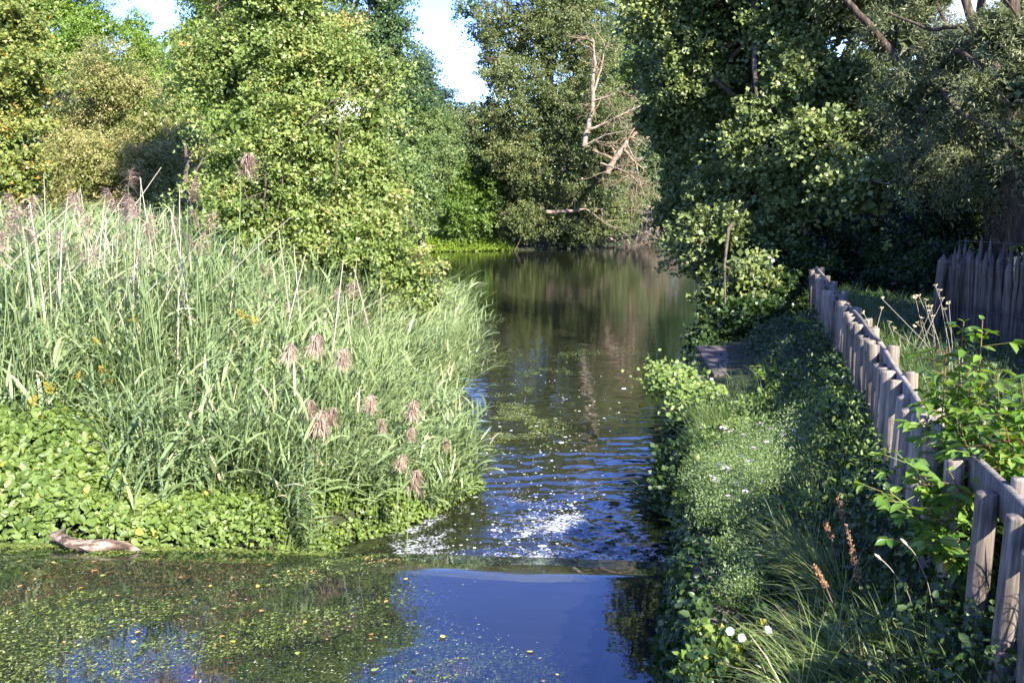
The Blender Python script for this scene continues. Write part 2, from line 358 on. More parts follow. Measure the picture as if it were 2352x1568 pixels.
# ------------------------------------------------------------------ water
def water_mat(name, murk_or_sky, murk_or_sky_fac, tint, ripple, foam=False):
    m = bpy.data.materials.new(name); m.use_nodes = True; t = m.node_tree; t.nodes.clear(); k = t.links.new
    o = t.nodes.new('ShaderNodeOutputMaterial')
    tc = t.nodes.new('ShaderNodeTexCoord')
    hs = []
    for sc_, st, det in ripple:
        mp = t.nodes.new('ShaderNodeMapping'); mp.inputs['Scale'].default_value = st; mp.inputs['Rotation'].default_value = (0, 0, R(6))
        n = t.nodes.new('ShaderNodeTexNoise'); n.inputs['Scale'].default_value = 1; n.inputs['Detail'].default_value = det
        k(tc.outputs['Object'], mp.inputs[0]); k(mp.outputs[0], n.inputs['Vector'])
        q = t.nodes.new('ShaderNodeMath'); q.operation = 'MULTIPLY'; q.inputs[1].default_value = sc_; k(n.outputs['Fac'], q.inputs[0]); hs.append(q.outputs[0])
    h = hs[0]
    for x in hs[1:]:
        ad = t.nodes.new('ShaderNodeMath'); ad.operation = 'ADD'; k(h, ad.inputs[0]); k(x, ad.inputs[1]); h = ad.outputs[0]
    bp = t.nodes.new('ShaderNodeBump'); bp.inputs['Strength'].default_value = 1; bp.inputs['Distance'].default_value = 1
    k(h, bp.inputs['Height'])
    df = t.nodes.new('ShaderNodeBsdfDiffuse'); tr = t.nodes.new('ShaderNodeBsdfTransparent'); tr.inputs[0].default_value = (*tint, 1)
    n3 = t.nodes.new('ShaderNodeTexNoise'); n3.inputs['Scale'].default_value = .5; n3.inputs['Detail'].default_value = 4; k(tc.outputs['Object'], n3.inputs['Vector'])
    k(ramp(t, [(.3, tuple(c * .7 for c in murk_or_sky)), (.7, tuple(c * 1.25 for c in murk_or_sky))], n3.outputs['Fac']), df.inputs[0])
    b = t.nodes.new('ShaderNodeMixShader'); b.inputs[0].default_value = murk_or_sky_fac; k(tr.outputs[0], b.inputs[1]); k(df.outputs[0], b.inputs[2])
    ge = t.nodes.new('ShaderNodeNewGeometry'); dt = t.nodes.new('ShaderNodeVectorMath'); dt.operation = 'DOT_PRODUCT'; k(bp.outputs[0], dt.inputs[0]); k(ge.outputs['Incoming'], dt.inputs[1])
    ab = t.nodes.new('ShaderNodeMath'); ab.operation = 'ABSOLUTE'; k(dt.outputs['Value'], ab.inputs[0])
    om = t.nodes.new('ShaderNodeMath'); om.operation = 'SUBTRACT'; om.inputs[0].default_value = 1.0; om.use_clamp = True; k(ab.outputs[0], om.inputs[1])
    pw = t.nodes.new('ShaderNodeMath'); pw.operation = 'POWER'; pw.inputs[1].default_value = 4.6; k(om.outputs[0], pw.inputs[0])
    fr = t.nodes.new('ShaderNodeMath'); fr.operation = 'MULTIPLY_ADD'; fr.inputs[1].default_value = .90; fr.inputs[2].default_value = .10; k(pw.outputs[0], fr.inputs[0])
    gl = t.nodes.new('ShaderNodeBsdfGlossy'); gl.inputs['Roughness'].default_value = .02; k(bp.outputs[0], gl.inputs['Normal'])
    s = t.nodes.new('ShaderNodeMixShader'); k(fr.outputs[0], s.inputs[0]); k(b.outputs[0], s.inputs[1]); k(gl.outputs[0], s.inputs[2])
    last = s.outputs[0]
    if foam:
        a = t.nodes.new('ShaderNodeAttribute'); a.attribute_name = 'foam'
        vo = t.nodes.new('ShaderNodeTexVoronoi'); vo.inputs['Scale'].default_value = 42; vo.feature = 'SMOOTH_F1'; k(tc.outputs['Object'], vo.inputs['Vector'])
        nz = t.nodes.new('ShaderNodeTexNoise'); nz.inputs['Scale'].default_value = 13; nz.inputs['Detail'].default_value = 9; nz.inputs['Roughness'].default_value = .7; k(tc.outputs['Object'], nz.inputs['Vector'])
        m1 = t.nodes.new('ShaderNodeMath'); m1.operation = 'SUBTRACT'; vm = t.nodes.new('ShaderNodeMath'); vm.operation = 'MULTIPLY'; vm.inputs[1].default_value = .55; k(vo.outputs['Distance'], vm.inputs[0]); k(nz.outputs['Fac'], m1.inputs[0]); k(vm.outputs[0], m1.inputs[1])
        m2 = t.nodes.new('ShaderNodeMath'); m2.operation = 'ADD'; k(m1.outputs[0], m2.inputs[0]); k(a.outputs['Fac'], m2.inputs[1])
        mr = t.nodes.new('ShaderNodeMapRange'); mr.inputs[1].default_value = .56; mr.inputs[2].default_value = .95; mr.clamp = True; k(m2.outputs[0], mr.inputs[0])
        fo = t.nodes.new('ShaderNodeBsdfPrincipled'); fo.inputs['Base Color'].default_value = (.72, .75, .80, 1); fo.inputs['Roughness'].default_value = .35
        b2 = t.nodes.new('ShaderNodeBump'); b2.inputs['Distance'].default_value = .03; b2.inputs['Strength'].default_value = .8; k(m1.outputs[0], b2.inputs['Height']); k(b2.outputs[0], fo.inputs['Normal'])
        s2 = t.nodes.new('ShaderNodeMixShader'); k(mr.outputs[0], s2.inputs[0]); k(last, s2.inputs[1]); k(fo.outputs[0], s2.inputs[2]); last = s2.outputs[0]
    k(last, o.inputs[0]); return m
M['lower_water'] = water_mat('lower_water', (.016, .018, .009), .9, (.5, .5, .35),
                             [(.0045, (1.1, 3.4, 1), 2), (.0012, (5, 11, 1), 2)], foam=True)
M['upper_water'] = water_mat('upper_water', (.020, .023, .034), .2, (.58, .64, .56),  # bluish body colour paints extra sky reflection into the pool
                             [(.0025, (1.0, 2.2, 1), 2), (.0006, (6, 9, 1), 2)])
# lower water: fine grid in the stretch below the weir, coarse beyond
def lower_wave(x, y):
    p = np.stack([x.ravel(), y.ravel()], 1)
    d = (y - crest(x)).ravel().clip(0)
    sx = (p[:, 0] - .9)
    jet = np.exp(-(sx / 1.1) ** 2)
    a = .05 * np.exp(-d / .55) * (.35 + .65 * jet) + .020 * np.exp(-d / 3.0) * (.35 + .65 * jet) + .005 * np.exp(-d / 8)
    q = p.copy(); q[:, 0] += .3 * fbm(p, .9, 3, 2)
    r = np.hypot(p[:, 0] - 1.1, p[:, 1] - 8.0) + .35 * fbm(p, .7, 44, 3)
    ring = np.sin(r * 2 * math.pi / .34) * (.0045 * np.exp(-((r - 5.2) / 3.2) ** 2)) * (.6 + .8 * fbm(p, .6, 91, 2))
    h = a * (1.4 * fbm(q, 3.2, 11, 4, .55) + .5 * fbm(q, 9, 12, 2)) + ring
    return h.reshape(x.shape)
def foam_mask(x, y):
    p = np.stack([x.ravel(), y.ravel()], 1); d = (y - crest(x)).ravel()
    q = p + .25 * np.stack([fbm(p, 1.6, 21, 3), fbm(p, 1.6, 22, 3)], 1)
    n = fbm(q * np.array([1.0, .75]), 2.3, 25, 5, .6)
    band = np.exp(-(d.clip(0) / .22)) * 1.0 * (sstep(-1.0, .6, p[:, 0]) * .9 + .25)
    plume = np.exp(-((p[:, 0] - .62 - .02 * d) / (.55 + .10 * d)) ** 2) * np.exp(-(d / 1.7)) * .76
    right = np.exp(-((p[:, 0] - 1.35) / .35) ** 2) * np.exp(-(d / .9)) * .55
    left = np.exp(-(d / .8)) * .27
    shore = np.exp(-((p[:, 0] - shore_l(p[:, 1]) - .12) / .14) ** 2) * np.exp(-((p[:, 1] - 9.8) / 1.1) ** 2) * .26
    wide = .15 * np.exp(-(d / 3.2))
    f = band + np.maximum(np.maximum(plume, right), np.maximum(left, shore)) + wide + n * (.35 + .5 * np.exp(-d / 4)) - .35 * sstep(3, 9, d)
    f = np.where(d < 0, 0, f)
    return (f * .85).reshape(x.shape).clip(-1, 1.4)
lx = warp_axis([(-70, -10, 12), (-10, -2.6, 14), (-2.6, 2.6, 190), (2.6, 8, 36), (8, 70, 16)])
ly = warp_axis([(7.6, 13.5, 270), (13.5, 20, 90), (20, 40, 36), (40, 120, 20)])
LX, LY = np.meshgrid(lx, ly); LZ = lower_wave(LX, LY); LZ = np.where(LY < crest(LX) + .02, -.7, LZ)
lf_ = grid_faces(len(lx), len(ly)); fx, fy = LX.ravel()[lf_].mean(1), LY.ravel()[lf_].mean(1)
lf_ = lf_[(fx > shore_l(fy) - 1.5 - (fy > 30) * 6) & (fx < shore_r(fy) + .6 + (fy > 30) * 6) & (fy > crest(fx) - .1)]
me = mesh_np('water', np.stack([LX.ravel(), LY.ravel(), LZ.ravel()], 1), lf_, M['lower_water'], smooth=True)
a = me.attributes.new('foam', 'FLOAT', 'POINT'); a.data.foreach_set('value', foam_mask(LX, LY).ravel().astype(np.float32))
obj('water', me, kind='structure')
# upper pool sheet that bends over the crest
ux = warp_axis([(-14, -7, 10), (-7, 2.3, 140)])
vv = np.concatenate([np.linspace(-16, -2, 40, endpoint=False), np.linspace(-2, -.5, 20, endpoint=False), np.linspace(-.5, .0, 26, endpoint=False), np.linspace(0, .34, 20)])
UX, VV = np.meshgrid(ux, vv); UY = crest(UX) + VV + (.02 * fbm(np.stack([UX.ravel(), 0 * UX.ravel()], 1), 1.7, 3, 3)).reshape(UX.shape)
sag = -.070 * (1 + VV.clip(-.52, 0) / .52) ** 1.08 - .22 * (VV.clip(0) / .1).clip(0, 9) ** 1.6 * .16
p2 = np.stack([UX.ravel(), VV.ravel()], 1)
wob = (fbm(p2 * np.array([1.2, .4]), 2.0, 61, 3) * .010).reshape(UX.shape) * sstep(-.7, 0, VV)
keep = UX
UZ = ZU + np.maximum(sag, -.47) + wob
obj('water', mesh_np('water', np.stack([UX.ravel(), UY.ravel(), UZ.ravel()], 1), grid_faces(len(ux), len(vv)), M['upper_water'], smooth=True), kind='structure')

bx = np.linspace(-14, 2.2, 40); by = np.concatenate([np.linspace(-16, -2, 20), np.linspace(-1.8, -.30, 10)]); BX, BYv = np.meshgrid(bx, by); BY = crest(BX) + BYv
M['mud'] = rough_mat('mud', [(.3, (.008, .008, .007)), (.55, (.016, .014, .010)), (.75, (.032, .024, .012))], scale=1.2, bump=.3)
obj('stream_bed', mesh_np('stream_bed', np.stack([BX.ravel(), BY.ravel(), .03 + .05 * fbm(np.stack([BX.ravel(), BY.ravel()], 1), .8, 8, 3) + .05 + .235 * sstep(-1.5, -.36, BYv.ravel())], 1), grid_faces(40, 30), M['mud'], smooth=True), kind='structure')
# ------------------------------------------------------------------ weir and retaining wall
mb = MB()
xs = np.linspace(-12, 2.0, 60); prof = [(-.40, -.2), (-.38, .28), (-.30, .335), (-.06, .335), (.0, .30), (.06, .15), (.14, -.3)]
V = np.array([[x, crest(x) + a, b + (.012 * math.sin(x * 5) if b > .2 else 0)] for x in xs for a, b in prof]); n = len(prof)
F = [[i * n + j, (i + 1) * n + j, (i + 1) * n + j + 1, i * n + j + 1] for i in range(len(xs) - 1) for j in range(n - 1)]
mb.add(V, F)
M['weir_concrete'] = rough_mat('weir_concrete', [(.3, (.05, .05, .02)), (.55, (.13, .11, .05)), (.75, (.20, .15, .08))], scale=5, detail=8, bump=.4, stretch=(.5, 2, 1))
obj('weir', mb.mesh('weir', M['weir_concrete']), label='low concrete weir sill crossing the stream under a thin sheet of water', cat='weir')

w_ = empty('retaining_wall', (1.6, 8.3, 0), 'concrete retaining wall with worn flat coping along the right side of the stream', 'wall')
mb = MB()
ys = np.linspace(-4, 17.25, 60)
prof = [(-.03, -.9), (.0, .93), (.24, .93), (.26, -.9)]
V = np.array([[wallx(y) + a + .008 * math.sin(y * 9), y, b] for y in ys for a, b in prof]); n = 4
F = [[i * n + j, i * n + j + 1, (i + 1) * n + j + 1, (i + 1) * n + j] for i in range(len(ys) - 1) for j in range(n - 1)]
mb.add(V, F); mb.add(V[-4:], [[0, 1, 2, 3]])
obj('wall_face', mb.mesh('wall_face', M['concrete']), w_)
def slab_left(y): return np.interp(y, [-5, 11.3, 11.6, 13.8, 16.6], [wallx(-5) - .05, wallx(11.3) - .05, 2.52, 2.84, 3.08])
segs = []; yy = -3.0
while yy < 11.2: segs.append((yy, min(yy + 1.33, 11.35), .42, .93, 1.035, .006)); yy += 1.35
segs += [(11.5, 12.35, .55, .80, .985, .012), (12.4, 13.7, .62, .80, 1.0, .010), (13.78, 15.0, .80, .74, 1.045, .0), (15.03, 16.5, .85, .74, 1.05, .0)]
for ya, yb, wd, zb, zt, jt in segs:
    b = MB(); V = []; nseg = 6
    for i in range(nseg + 1):
        y = ya + (yb - ya) * i / nseg; xl = float(slab_left(y))
        for a_, z_ in ((0, zb), (0, zt - .02), (.02, zt), (wd, zt), (wd, zb)):
            V.append((xl + a_ + rng.normal() * jt, y, z_ + rng.normal() * jt))
    F = [[i * 5 + j, i * 5 + j + 1, (i + 1) * 5 + j + 1, (i + 1) * 5 + j] for i in range(nseg) for j in range(4)]
    b.add(V, F); b.add(V[:5], [[0, 1, 2, 4], [2, 3, 4, 4]]); b.add(V[-5:], [[0, 1, 2, 4], [2, 3, 4, 4]])
    obj('coping_slab', b.mesh('coping_slab', M['concrete']), w_)
# ------------------------------------------------------------------ trees
def lob(*l, jit=0):
    """lobe given as where it is seen (x, y, half width, half height, distance)"""
    r = []
    for q in l:
        px, py, rx, ry, D = q[:5]; dp = q[5] if len(q) > 5 else 1.0
        D = D + (rng.uniform(-jit, jit) if jit else 0)
        r.append((PD(px, py, D), np.array((rx * D / FP, max(rx, ry) * D / FP * dp * .8, ry * D / FP))))
    return r
def crown(lobes, mat, count, leaf, puff, per, name='crown', droop=.0, narrow=False, inner=.16, keepback=.35, flat=.6, spread=.8, clumpv=.16, sub=6, tri=None):
    if tri is None: tri = lobes[0][0][1] > 25
    subs = []
    for c, r in lobes:
        subs.append((c, r * .78, .35))
        u = unit(rng.normal(size=(sub, 3)) * np.array((1, .9, 1)) + np.array((0, -.35, .15)))
        for v in u: subs.append((c + v * r * rng.uniform(.55, .8), r * rng.uniform(.32, .52) * np.array((1.1, 1.1, .85)), 1.0))
    areas = np.array([np.mean([a * b for a, b in ((r[0], r[1]), (r[1], r[2]), (r[0], r[2]))]) * w_ for c, r, w_ in subs]); ar_n = areas / areas.sum()
    sp = max(8, int(per * 1.8)); npf = count / sp; cen = []; outw = []; pvs = []
    C2 = np.array([c for c, r, w_ in subs]); R2 = np.array([r for c, r, w_ in subs])
    for q, ((c, r, w_), ar) in enumerate(zip(subs, ar_n)):
        n = int(npf * ar * 2.4) + 2
        u = unit(rng.normal(size=(n, 3))); rad = rng.uniform(.7, 1.08, size=(n, 1)) * (1 + .22 * fbm(u * 2.2 + c * .7, 1.0, 9, 3))[:, None]
        p = c + u * r * rad; o = unit(u / r)
        k = ((o[:, 1] < .35) | (rng.random(n) < keepback)) & ((u[:, 2] > -.6) | (rng.random(n) < .3))
        k &= (fbm(p, .5 / puff, 29, 2) > -.25) | (rng.random(n) < .2)
        nd = (((p[:, None] - C2[None]) / R2[None]) ** 2).sum(2); nd[:, q] = 9
        k &= (nd.min(1) > .55) | (rng.random(n) < .12)
        cen.append(p[k]); outw.append(o[k]); pvs.append(np.full(k.sum(), rng.normal(0, .10)))
    cen = np.concatenate(cen); outw = np.concatenate(outw); pvs = np.concatenate(pvs); npf = len(cen)
    per_i = rng.integers(int(sp * .5), int(sp * 1.5) + 1, npf); per_i = np.maximum(2, (per_i * min(1.6, count / max(1, per_i.sum()))).astype(int))
    idx = np.repeat(np.arange(npf), per_i); N = len(idx)
    pr = puff * rng.uniform(.6, 1.3, npf)
    ax = unit(outw * .8 + np.array((0, 0, .45 - droop)) + rng.normal(size=(npf, 3)) * .45)
    t = rng.random(N) ** .8 * 2.0 - .6
    off = rng.normal(size=(N, 3)) * (.34 * (1.15 - .38 * (t + .6)))[:, None]
    o = outw[idx]; off[:, 2] *= flat
    p = cen[idx] + (ax[idx] * t[:, None] + off) * pr[idx][:, None]
    p[:, 2] -= (.18 + .3 * droop) * pr[idx] * (t + .3).clip(0) ** 2
    d = unit(rng.normal(size=(N, 3)) * .7 + ax[idx] * .5 + unit(off) * .4 + np.array((0, 0, -droop)))
    nrm = unit(o * .5 + np.array((.15, -.2, .7)) + rng.normal(size=(N, 3)) * spread * .62)
    nrm = unit(nrm - d * (nrm * d).sum(1, keepdims=True))
    pv = rng.normal(.46, clumpv * .8, npf) + pvs
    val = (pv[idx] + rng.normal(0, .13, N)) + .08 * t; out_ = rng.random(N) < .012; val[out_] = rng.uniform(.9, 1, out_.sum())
    val = val.clip(0, 1)
    Ln = leaf[0] * rng.uniform(.65, 1.25, N) * (1.1 - .2 * t); Wd = Ln * leaf[1] / leaf[0] * rng.uniform(.8, 1.15, N)
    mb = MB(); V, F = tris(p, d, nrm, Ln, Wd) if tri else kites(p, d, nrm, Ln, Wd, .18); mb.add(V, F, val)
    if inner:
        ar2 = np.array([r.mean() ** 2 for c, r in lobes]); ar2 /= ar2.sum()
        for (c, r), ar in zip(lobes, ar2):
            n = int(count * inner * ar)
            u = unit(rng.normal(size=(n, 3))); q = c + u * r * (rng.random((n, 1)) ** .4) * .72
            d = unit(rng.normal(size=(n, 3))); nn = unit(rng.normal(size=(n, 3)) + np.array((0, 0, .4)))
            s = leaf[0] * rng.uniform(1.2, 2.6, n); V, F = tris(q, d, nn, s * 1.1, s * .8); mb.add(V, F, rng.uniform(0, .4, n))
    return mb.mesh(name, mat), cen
def limbs(base, lobes, r0, lean=None, fork=.35, cen=None, twigs=60, wob=.06):
    mb = MB(); base = np.array(base, float)
    top = max((c for c, r in lobes), key=lambda c: c[2]); mid = np.mean([c for c, r in lobes], axis=0)
    fk = base + (mid - base) * fork; fk[2] = base[2] + (top[2] - base[2]) * fork
    def path(a, b, ra, rb, n=7, bow=.08):
        t = np.linspace(0, 1, n)[:, None]; L_ = np.linalg.norm(b - a)
        pts = a + (b - a) * t + np.sin(t * math.pi) * rng.normal(size=3) * bow * L_ * np.array((1, 1, .3)) + rng.normal(size=(n, 3)) * .012 * L_ * (t * (1 - t) * 4)
        pts[:, 2] += (np.sin(t[:, 0] * math.pi) * .08 * L_)
        mb.tube(pts, ra + (rb - ra) * t[:, 0] ** .8, 7, wob=.05); return pts
    tr = path(base - np.array((0, 0, .3)), fk, r0 * 1.25, r0 * .85, 8, .02)
    mainp = path(fk, top, r0 * .85, r0 * .15, 9, .03)
    allp = [mainp]
    for c, r in lobes:
        if c is top: continue
        s = mainp[int(rng.integers(0, 5))] if c[2] > fk[2] + .5 else tr[int(rng.integers(4, 8))]
        allp.append(path(s, c + (c - s) * .25, r0 * .4, r0 * .06, 7))
    if cen is not None and len(cen):
        ap = np.concatenate(allp)
        for i in rng.integers(0, len(cen), twigs):
            j = np.argmin(((ap - cen[i]) ** 2).sum(1)); a, b = ap[j], cen[i]; t = np.linspace(0, 1, 4)[:, None]
            mb.tube(a + (b - a) * t + np.sin(t * math.pi) * rng.normal(size=3) * .06 * np.linalg.norm(b - a), np.linspace(r0 * .09, r0 * .03, 4), 4, cap=False)
    return mb
def tree(name, label, cat, base_xy, lobes, mat, bark, count, leaf, puff, per, r0, group=None, fork=.35, twigs=60, **kw):
    bx, by = base_xy; bz = gz(bx, by)
    e = empty(name, (bx, by, bz), label, cat, group)
    me, cen = crown(lobes, mat, count, leaf, puff, per, **kw)
    c = obj('crown', me, e); c['kind'] = 'stuff'
    obj('trunk', limbs((bx, by, bz), lobes, r0, cen=cen, twigs=twigs, fork=fork).mesh('trunk', bark, True), e)
    return e

tree('alder_tree', 'yellow-green multi-stemmed young alder rising straight out of the reed bed on the left bank', 'tree', PD(622, 540, 20.6)[:2],
     lob((650, -330, 110, 110, 19), (560, -200, 130, 120, 19), (720, -180, 120, 120, 19), (640, -60, 150, 110, 19), (640, 60, 140, 120, 18.6), (530, 170, 110, 110, 18.4),
         (700, 180, 110, 110, 18.5), (600, 300, 140, 110, 18), (810, 370, 100, 80, 18.4), (850, 190, 60, 45, 18.4), (752, 242, 30, 36, 17.9), (858, 258, 30, 30, 17.9), (700, 420, 130, 100, 18), (520, 400, 90, 90, 18.2),
         (850, 460, 80, 90, 18), (600, 500, 130, 70, 17.6), (780, 540, 120, 80, 17.6), (890, 570, 75, 70, 17.6), (935, 640, 55, 50, 17.4), (965, 700, 48, 26, 17.3)),
     M['alder_left'], M['bark'], 118000, (.074, .052), .42, 34, .10, fork=.12, twigs=300, keepback=.3, clumpv=.13, inner=.09, sub=8, tri=True)
LB2 = []
for pts, r in (([(612, 560, 17.3), (606, 470, 17.1), (610, 400, 17.0), (600, 330, 17.1)], (.022, .02, .016, .008)), ([(628, 560, 17.3), (640, 470, 17.1), (650, 400, 17.2), (690, 330, 17.2)], (.02, .017, .012, .006)),
               ([(600, 500, 17.2), (570, 460, 17), (560, 430, 17)], (.02, .012, .006)), ([(770, 420, 16.9), (775, 350, 16.8), (780, 290, 16.8), (790, 260, 16.9)], (.015, .013, .01, .005)),
               ([(776, 345, 16.8), (810, 310, 16.7), (830, 290, 16.7)], (.014, .01, .005)), ([(700, 290, 16.9), (760, 235, 16.8), (850, 190, 16.9)], (.012, .01, .004)), ([(440, 440, 17.5), (452, 400, 17.4), (470, 350, 17.4)], (.03, .025, .012)), ([(428, 420, 18), (430, 360, 18), (426, 320, 18)], (.05, .04, .02))):
    q = np.array([PD(*a_) for a_ in pts]); t = np.linspace(0, len(q) - 1, 4 * (len(q) - 1) + 1)
    pp = np.stack([np.interp(t, np.arange(len(q)), q[:, k]) for k in range(3)], 1); pp[1:-1] += rng.normal(size=(len(pp) - 2, 3)) * .012
    mb = MB(); mb.tube(pp, np.interp(t, np.arange(len(q)), r), 6, wob=.05); LB2.append(mb)
al = [o for o in bpy.data.objects if o.name == 'alder_tree'][0]
for mb in LB2: obj('limb', mb.mesh('limb', M['bark'], True), al)
tree('goat_willow_bush', 'rounded olive-tan bush with fine seed clusters behind the left reeds', 'bush', PD(250, 470, 26)[:2],
     lob((250, 200, 105, 85, 26), (150, 310, 110, 90, 26), (330, 310, 110, 100, 26), (240, 400, 150, 90, 25), (380, 430, 90, 80, 25), (90, 420, 90, 80, 25), (430, 330, 50, 70, 26), (150, 490, 110, 60, 24.5), (300, 490, 110, 60, 24.5), (50, 490, 90, 60, 24.5), (410, 500, 70, 50, 24.5)),
     M['seed_bush'], M['pale_bark'], 80000, (.06, .035), .36, 30, .10, fork=.1, twigs=60)
tree('field_maple', 'green tree with orange autumn sprigs at the left edge of the picture', 'tree', PD(-30, 470, 21)[:2],
     lob((0, 70, 80, 90, 21), (50, 190, 60, 80, 21), (-20, 270, 90, 100, 21), (30, 350, 80, 80, 20.5), (-10, 430, 100, 60, 20), (-120, 100, 90, 110, 21), (-100, -90, 110, 100, 21)),
     M['orange_maple'], M['bark'], 42000, (.085, .07), .34, 26, .13, clumpv=.19, tri=True)
tree('ash_tree', 'feathery bright green ash in the top left corner with white cloud showing through', 'tree', PD(120, 420, 41)[:2],
     lob((110, 10, 80, 45, 41), (40, 60, 60, 60, 41), (190, 60, 100, 45, 41), (170, 130, 110, 60, 41), (60, 150, 70, 50, 41), (210, -50, 80, 50, 41), (60, -80, 90, 60, 41), (240, 190, 60, 50, 41)),
     M['ash'], M['bark'], 60000, (.11, .05), .5, 22, .22, inner=.08, flat=.4)
tree('ash_tree', 'slender airy ash standing alone against the sky between the two left crowns', 'tree', PD(320, 420, 44)[:2],
     lob((305, 70, 38, 38, 44), (320, 130, 50, 40, 44), (290, 190, 60, 45, 44), (350, 210, 60, 50, 44), (370, 270, 70, 50, 44), (300, 300, 80, 60, 44)),
     M['ash'], M['pale_bark'], 36000, (.11, .045), .42, 18, .12, inner=.05, flat=.4)
tree('walnut_tree', 'yellow-green tree with drooping leaf tufts left of the young alder top', 'tree', PD(470, 430, 34)[:2],
     lob((490, -10, 60, 50, 34), (460, 80, 45, 45, 34), (530, 80, 70, 70, 34), (470, 165, 60, 50, 34), (560, -60, 90, 70, 34), (420, 240, 60, 50, 33), (470, 250, 90, 70, 33), (420, 330, 90, 70, 32)),
     M['lime'], M['bark'], 60000, (.14, .06), .5, 20, .18, droop=.6)
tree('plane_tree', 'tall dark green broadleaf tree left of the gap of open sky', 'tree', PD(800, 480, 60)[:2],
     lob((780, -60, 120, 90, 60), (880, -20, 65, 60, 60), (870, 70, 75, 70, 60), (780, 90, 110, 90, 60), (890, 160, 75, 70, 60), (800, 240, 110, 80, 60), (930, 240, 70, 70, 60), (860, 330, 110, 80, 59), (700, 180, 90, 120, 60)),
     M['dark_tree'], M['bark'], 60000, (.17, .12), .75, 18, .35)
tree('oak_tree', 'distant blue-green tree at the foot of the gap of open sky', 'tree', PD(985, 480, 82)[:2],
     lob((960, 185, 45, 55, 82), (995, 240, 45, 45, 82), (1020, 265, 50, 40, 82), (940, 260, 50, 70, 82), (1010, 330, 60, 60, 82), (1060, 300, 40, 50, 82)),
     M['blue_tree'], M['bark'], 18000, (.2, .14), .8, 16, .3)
tree('alder_tree', 'mid green bushy alder on the far shore, left of the bright maple', 'tree', PD(960, 520, 58)[:2],
     lob((985, 290, 60, 60, 60), (950, 360, 70, 70, 58), (1010, 370, 65, 60, 58), (970, 440, 60, 70, 57), (945, 500, 60, 50, 57), (1030, 300, 40, 50, 60)),
     M['mid_tree'], M['bark'], 34000, (.11, .08), .5, 20, .2)
tree('maple_tree', 'bright lime green maple above the grassy patch on the far shore', 'tree', PD(1075, 540, 69)[:2],
     lob((1050, 400, 60, 50, 67), (1085, 460, 60, 50, 67), (1040, 480, 50, 45, 66.6), (1120, 420, 50, 60, 68), (1070, 520, 70, 35, 67.5), (1130, 500, 45, 50, 68)),
     M['lime'], M['bark'], 28000, (.16, .12), .6, 18, .2)
tree('alder_tree', 'very large grey-green alder in the centre leaning over the far water', 'tree', PD(1290, 545, 76)[:2],
     lob((1230, -60, 80, 60, 66), (1290, 10, 100, 70, 66), (1180, 60, 80, 70, 66), (1270, 110, 120, 80, 66), (1150, 150, 70, 70, 66), (1350, 170, 80, 80, 66), (1200, 220, 110, 80, 65),
         (1310, 270, 110, 90, 65), (1130, 290, 80, 80, 66), (1410, 320, 60, 90, 67), (1180, 350, 80, 70, 66), (1250, 390, 100, 80, 66), (1370, 410, 90, 80, 67), (1180, 470, 60, 70, 67.2),
         (1270, 490, 90, 60, 68), (1390, 500, 100, 50, 70), (1200, 535, 60, 32, 68), (1330, 535, 90, 28, 71), (1470, 470, 60, 50, 74)),
     M['big_alder'], M['bark'], 170000, (.115, .085), .55, 24, .45, twigs=150)
tree('ash_tree', 'airy ash crown at the top with small sky gaps, behind the dead snag', 'tree', PD(1430, 500, 88)[:2],
     lob((1380, -10, 90, 50, 88), (1440, 50, 70, 50, 88), (1350, 60, 60, 50, 88), (1500, 20, 70, 60, 88), (1090, 20, 45, 28, 70), (1110, 80, 40, 25, 70), (1420, 120, 90, 50, 88)),
     M['mid_tree'], M['bark'], 34000, (.2, .10), .75, 14, .3, inner=.04, flat=.45)
tree('false_acacia', 'light green small-leaved tree glowing between the snag and the right-hand alder', 'tree', PD(1440, 500, 79)[:2],
     lob((1435, 160, 55, 50, 78), (1460, 220, 55, 45, 78), (1430, 260, 45, 40, 78), (1490, 160, 50, 60, 79)),
     M['lime'], M['bark'], 20000, (.14, .09), .55, 18, .2, flat=.4)
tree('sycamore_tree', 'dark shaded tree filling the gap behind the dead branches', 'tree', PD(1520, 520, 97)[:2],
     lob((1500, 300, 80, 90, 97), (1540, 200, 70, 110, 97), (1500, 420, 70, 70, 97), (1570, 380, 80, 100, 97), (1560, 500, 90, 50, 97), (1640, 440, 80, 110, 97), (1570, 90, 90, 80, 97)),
     M['dark_tree'], M['bark'], 34000, (.2, .15), .8, 18, .35)
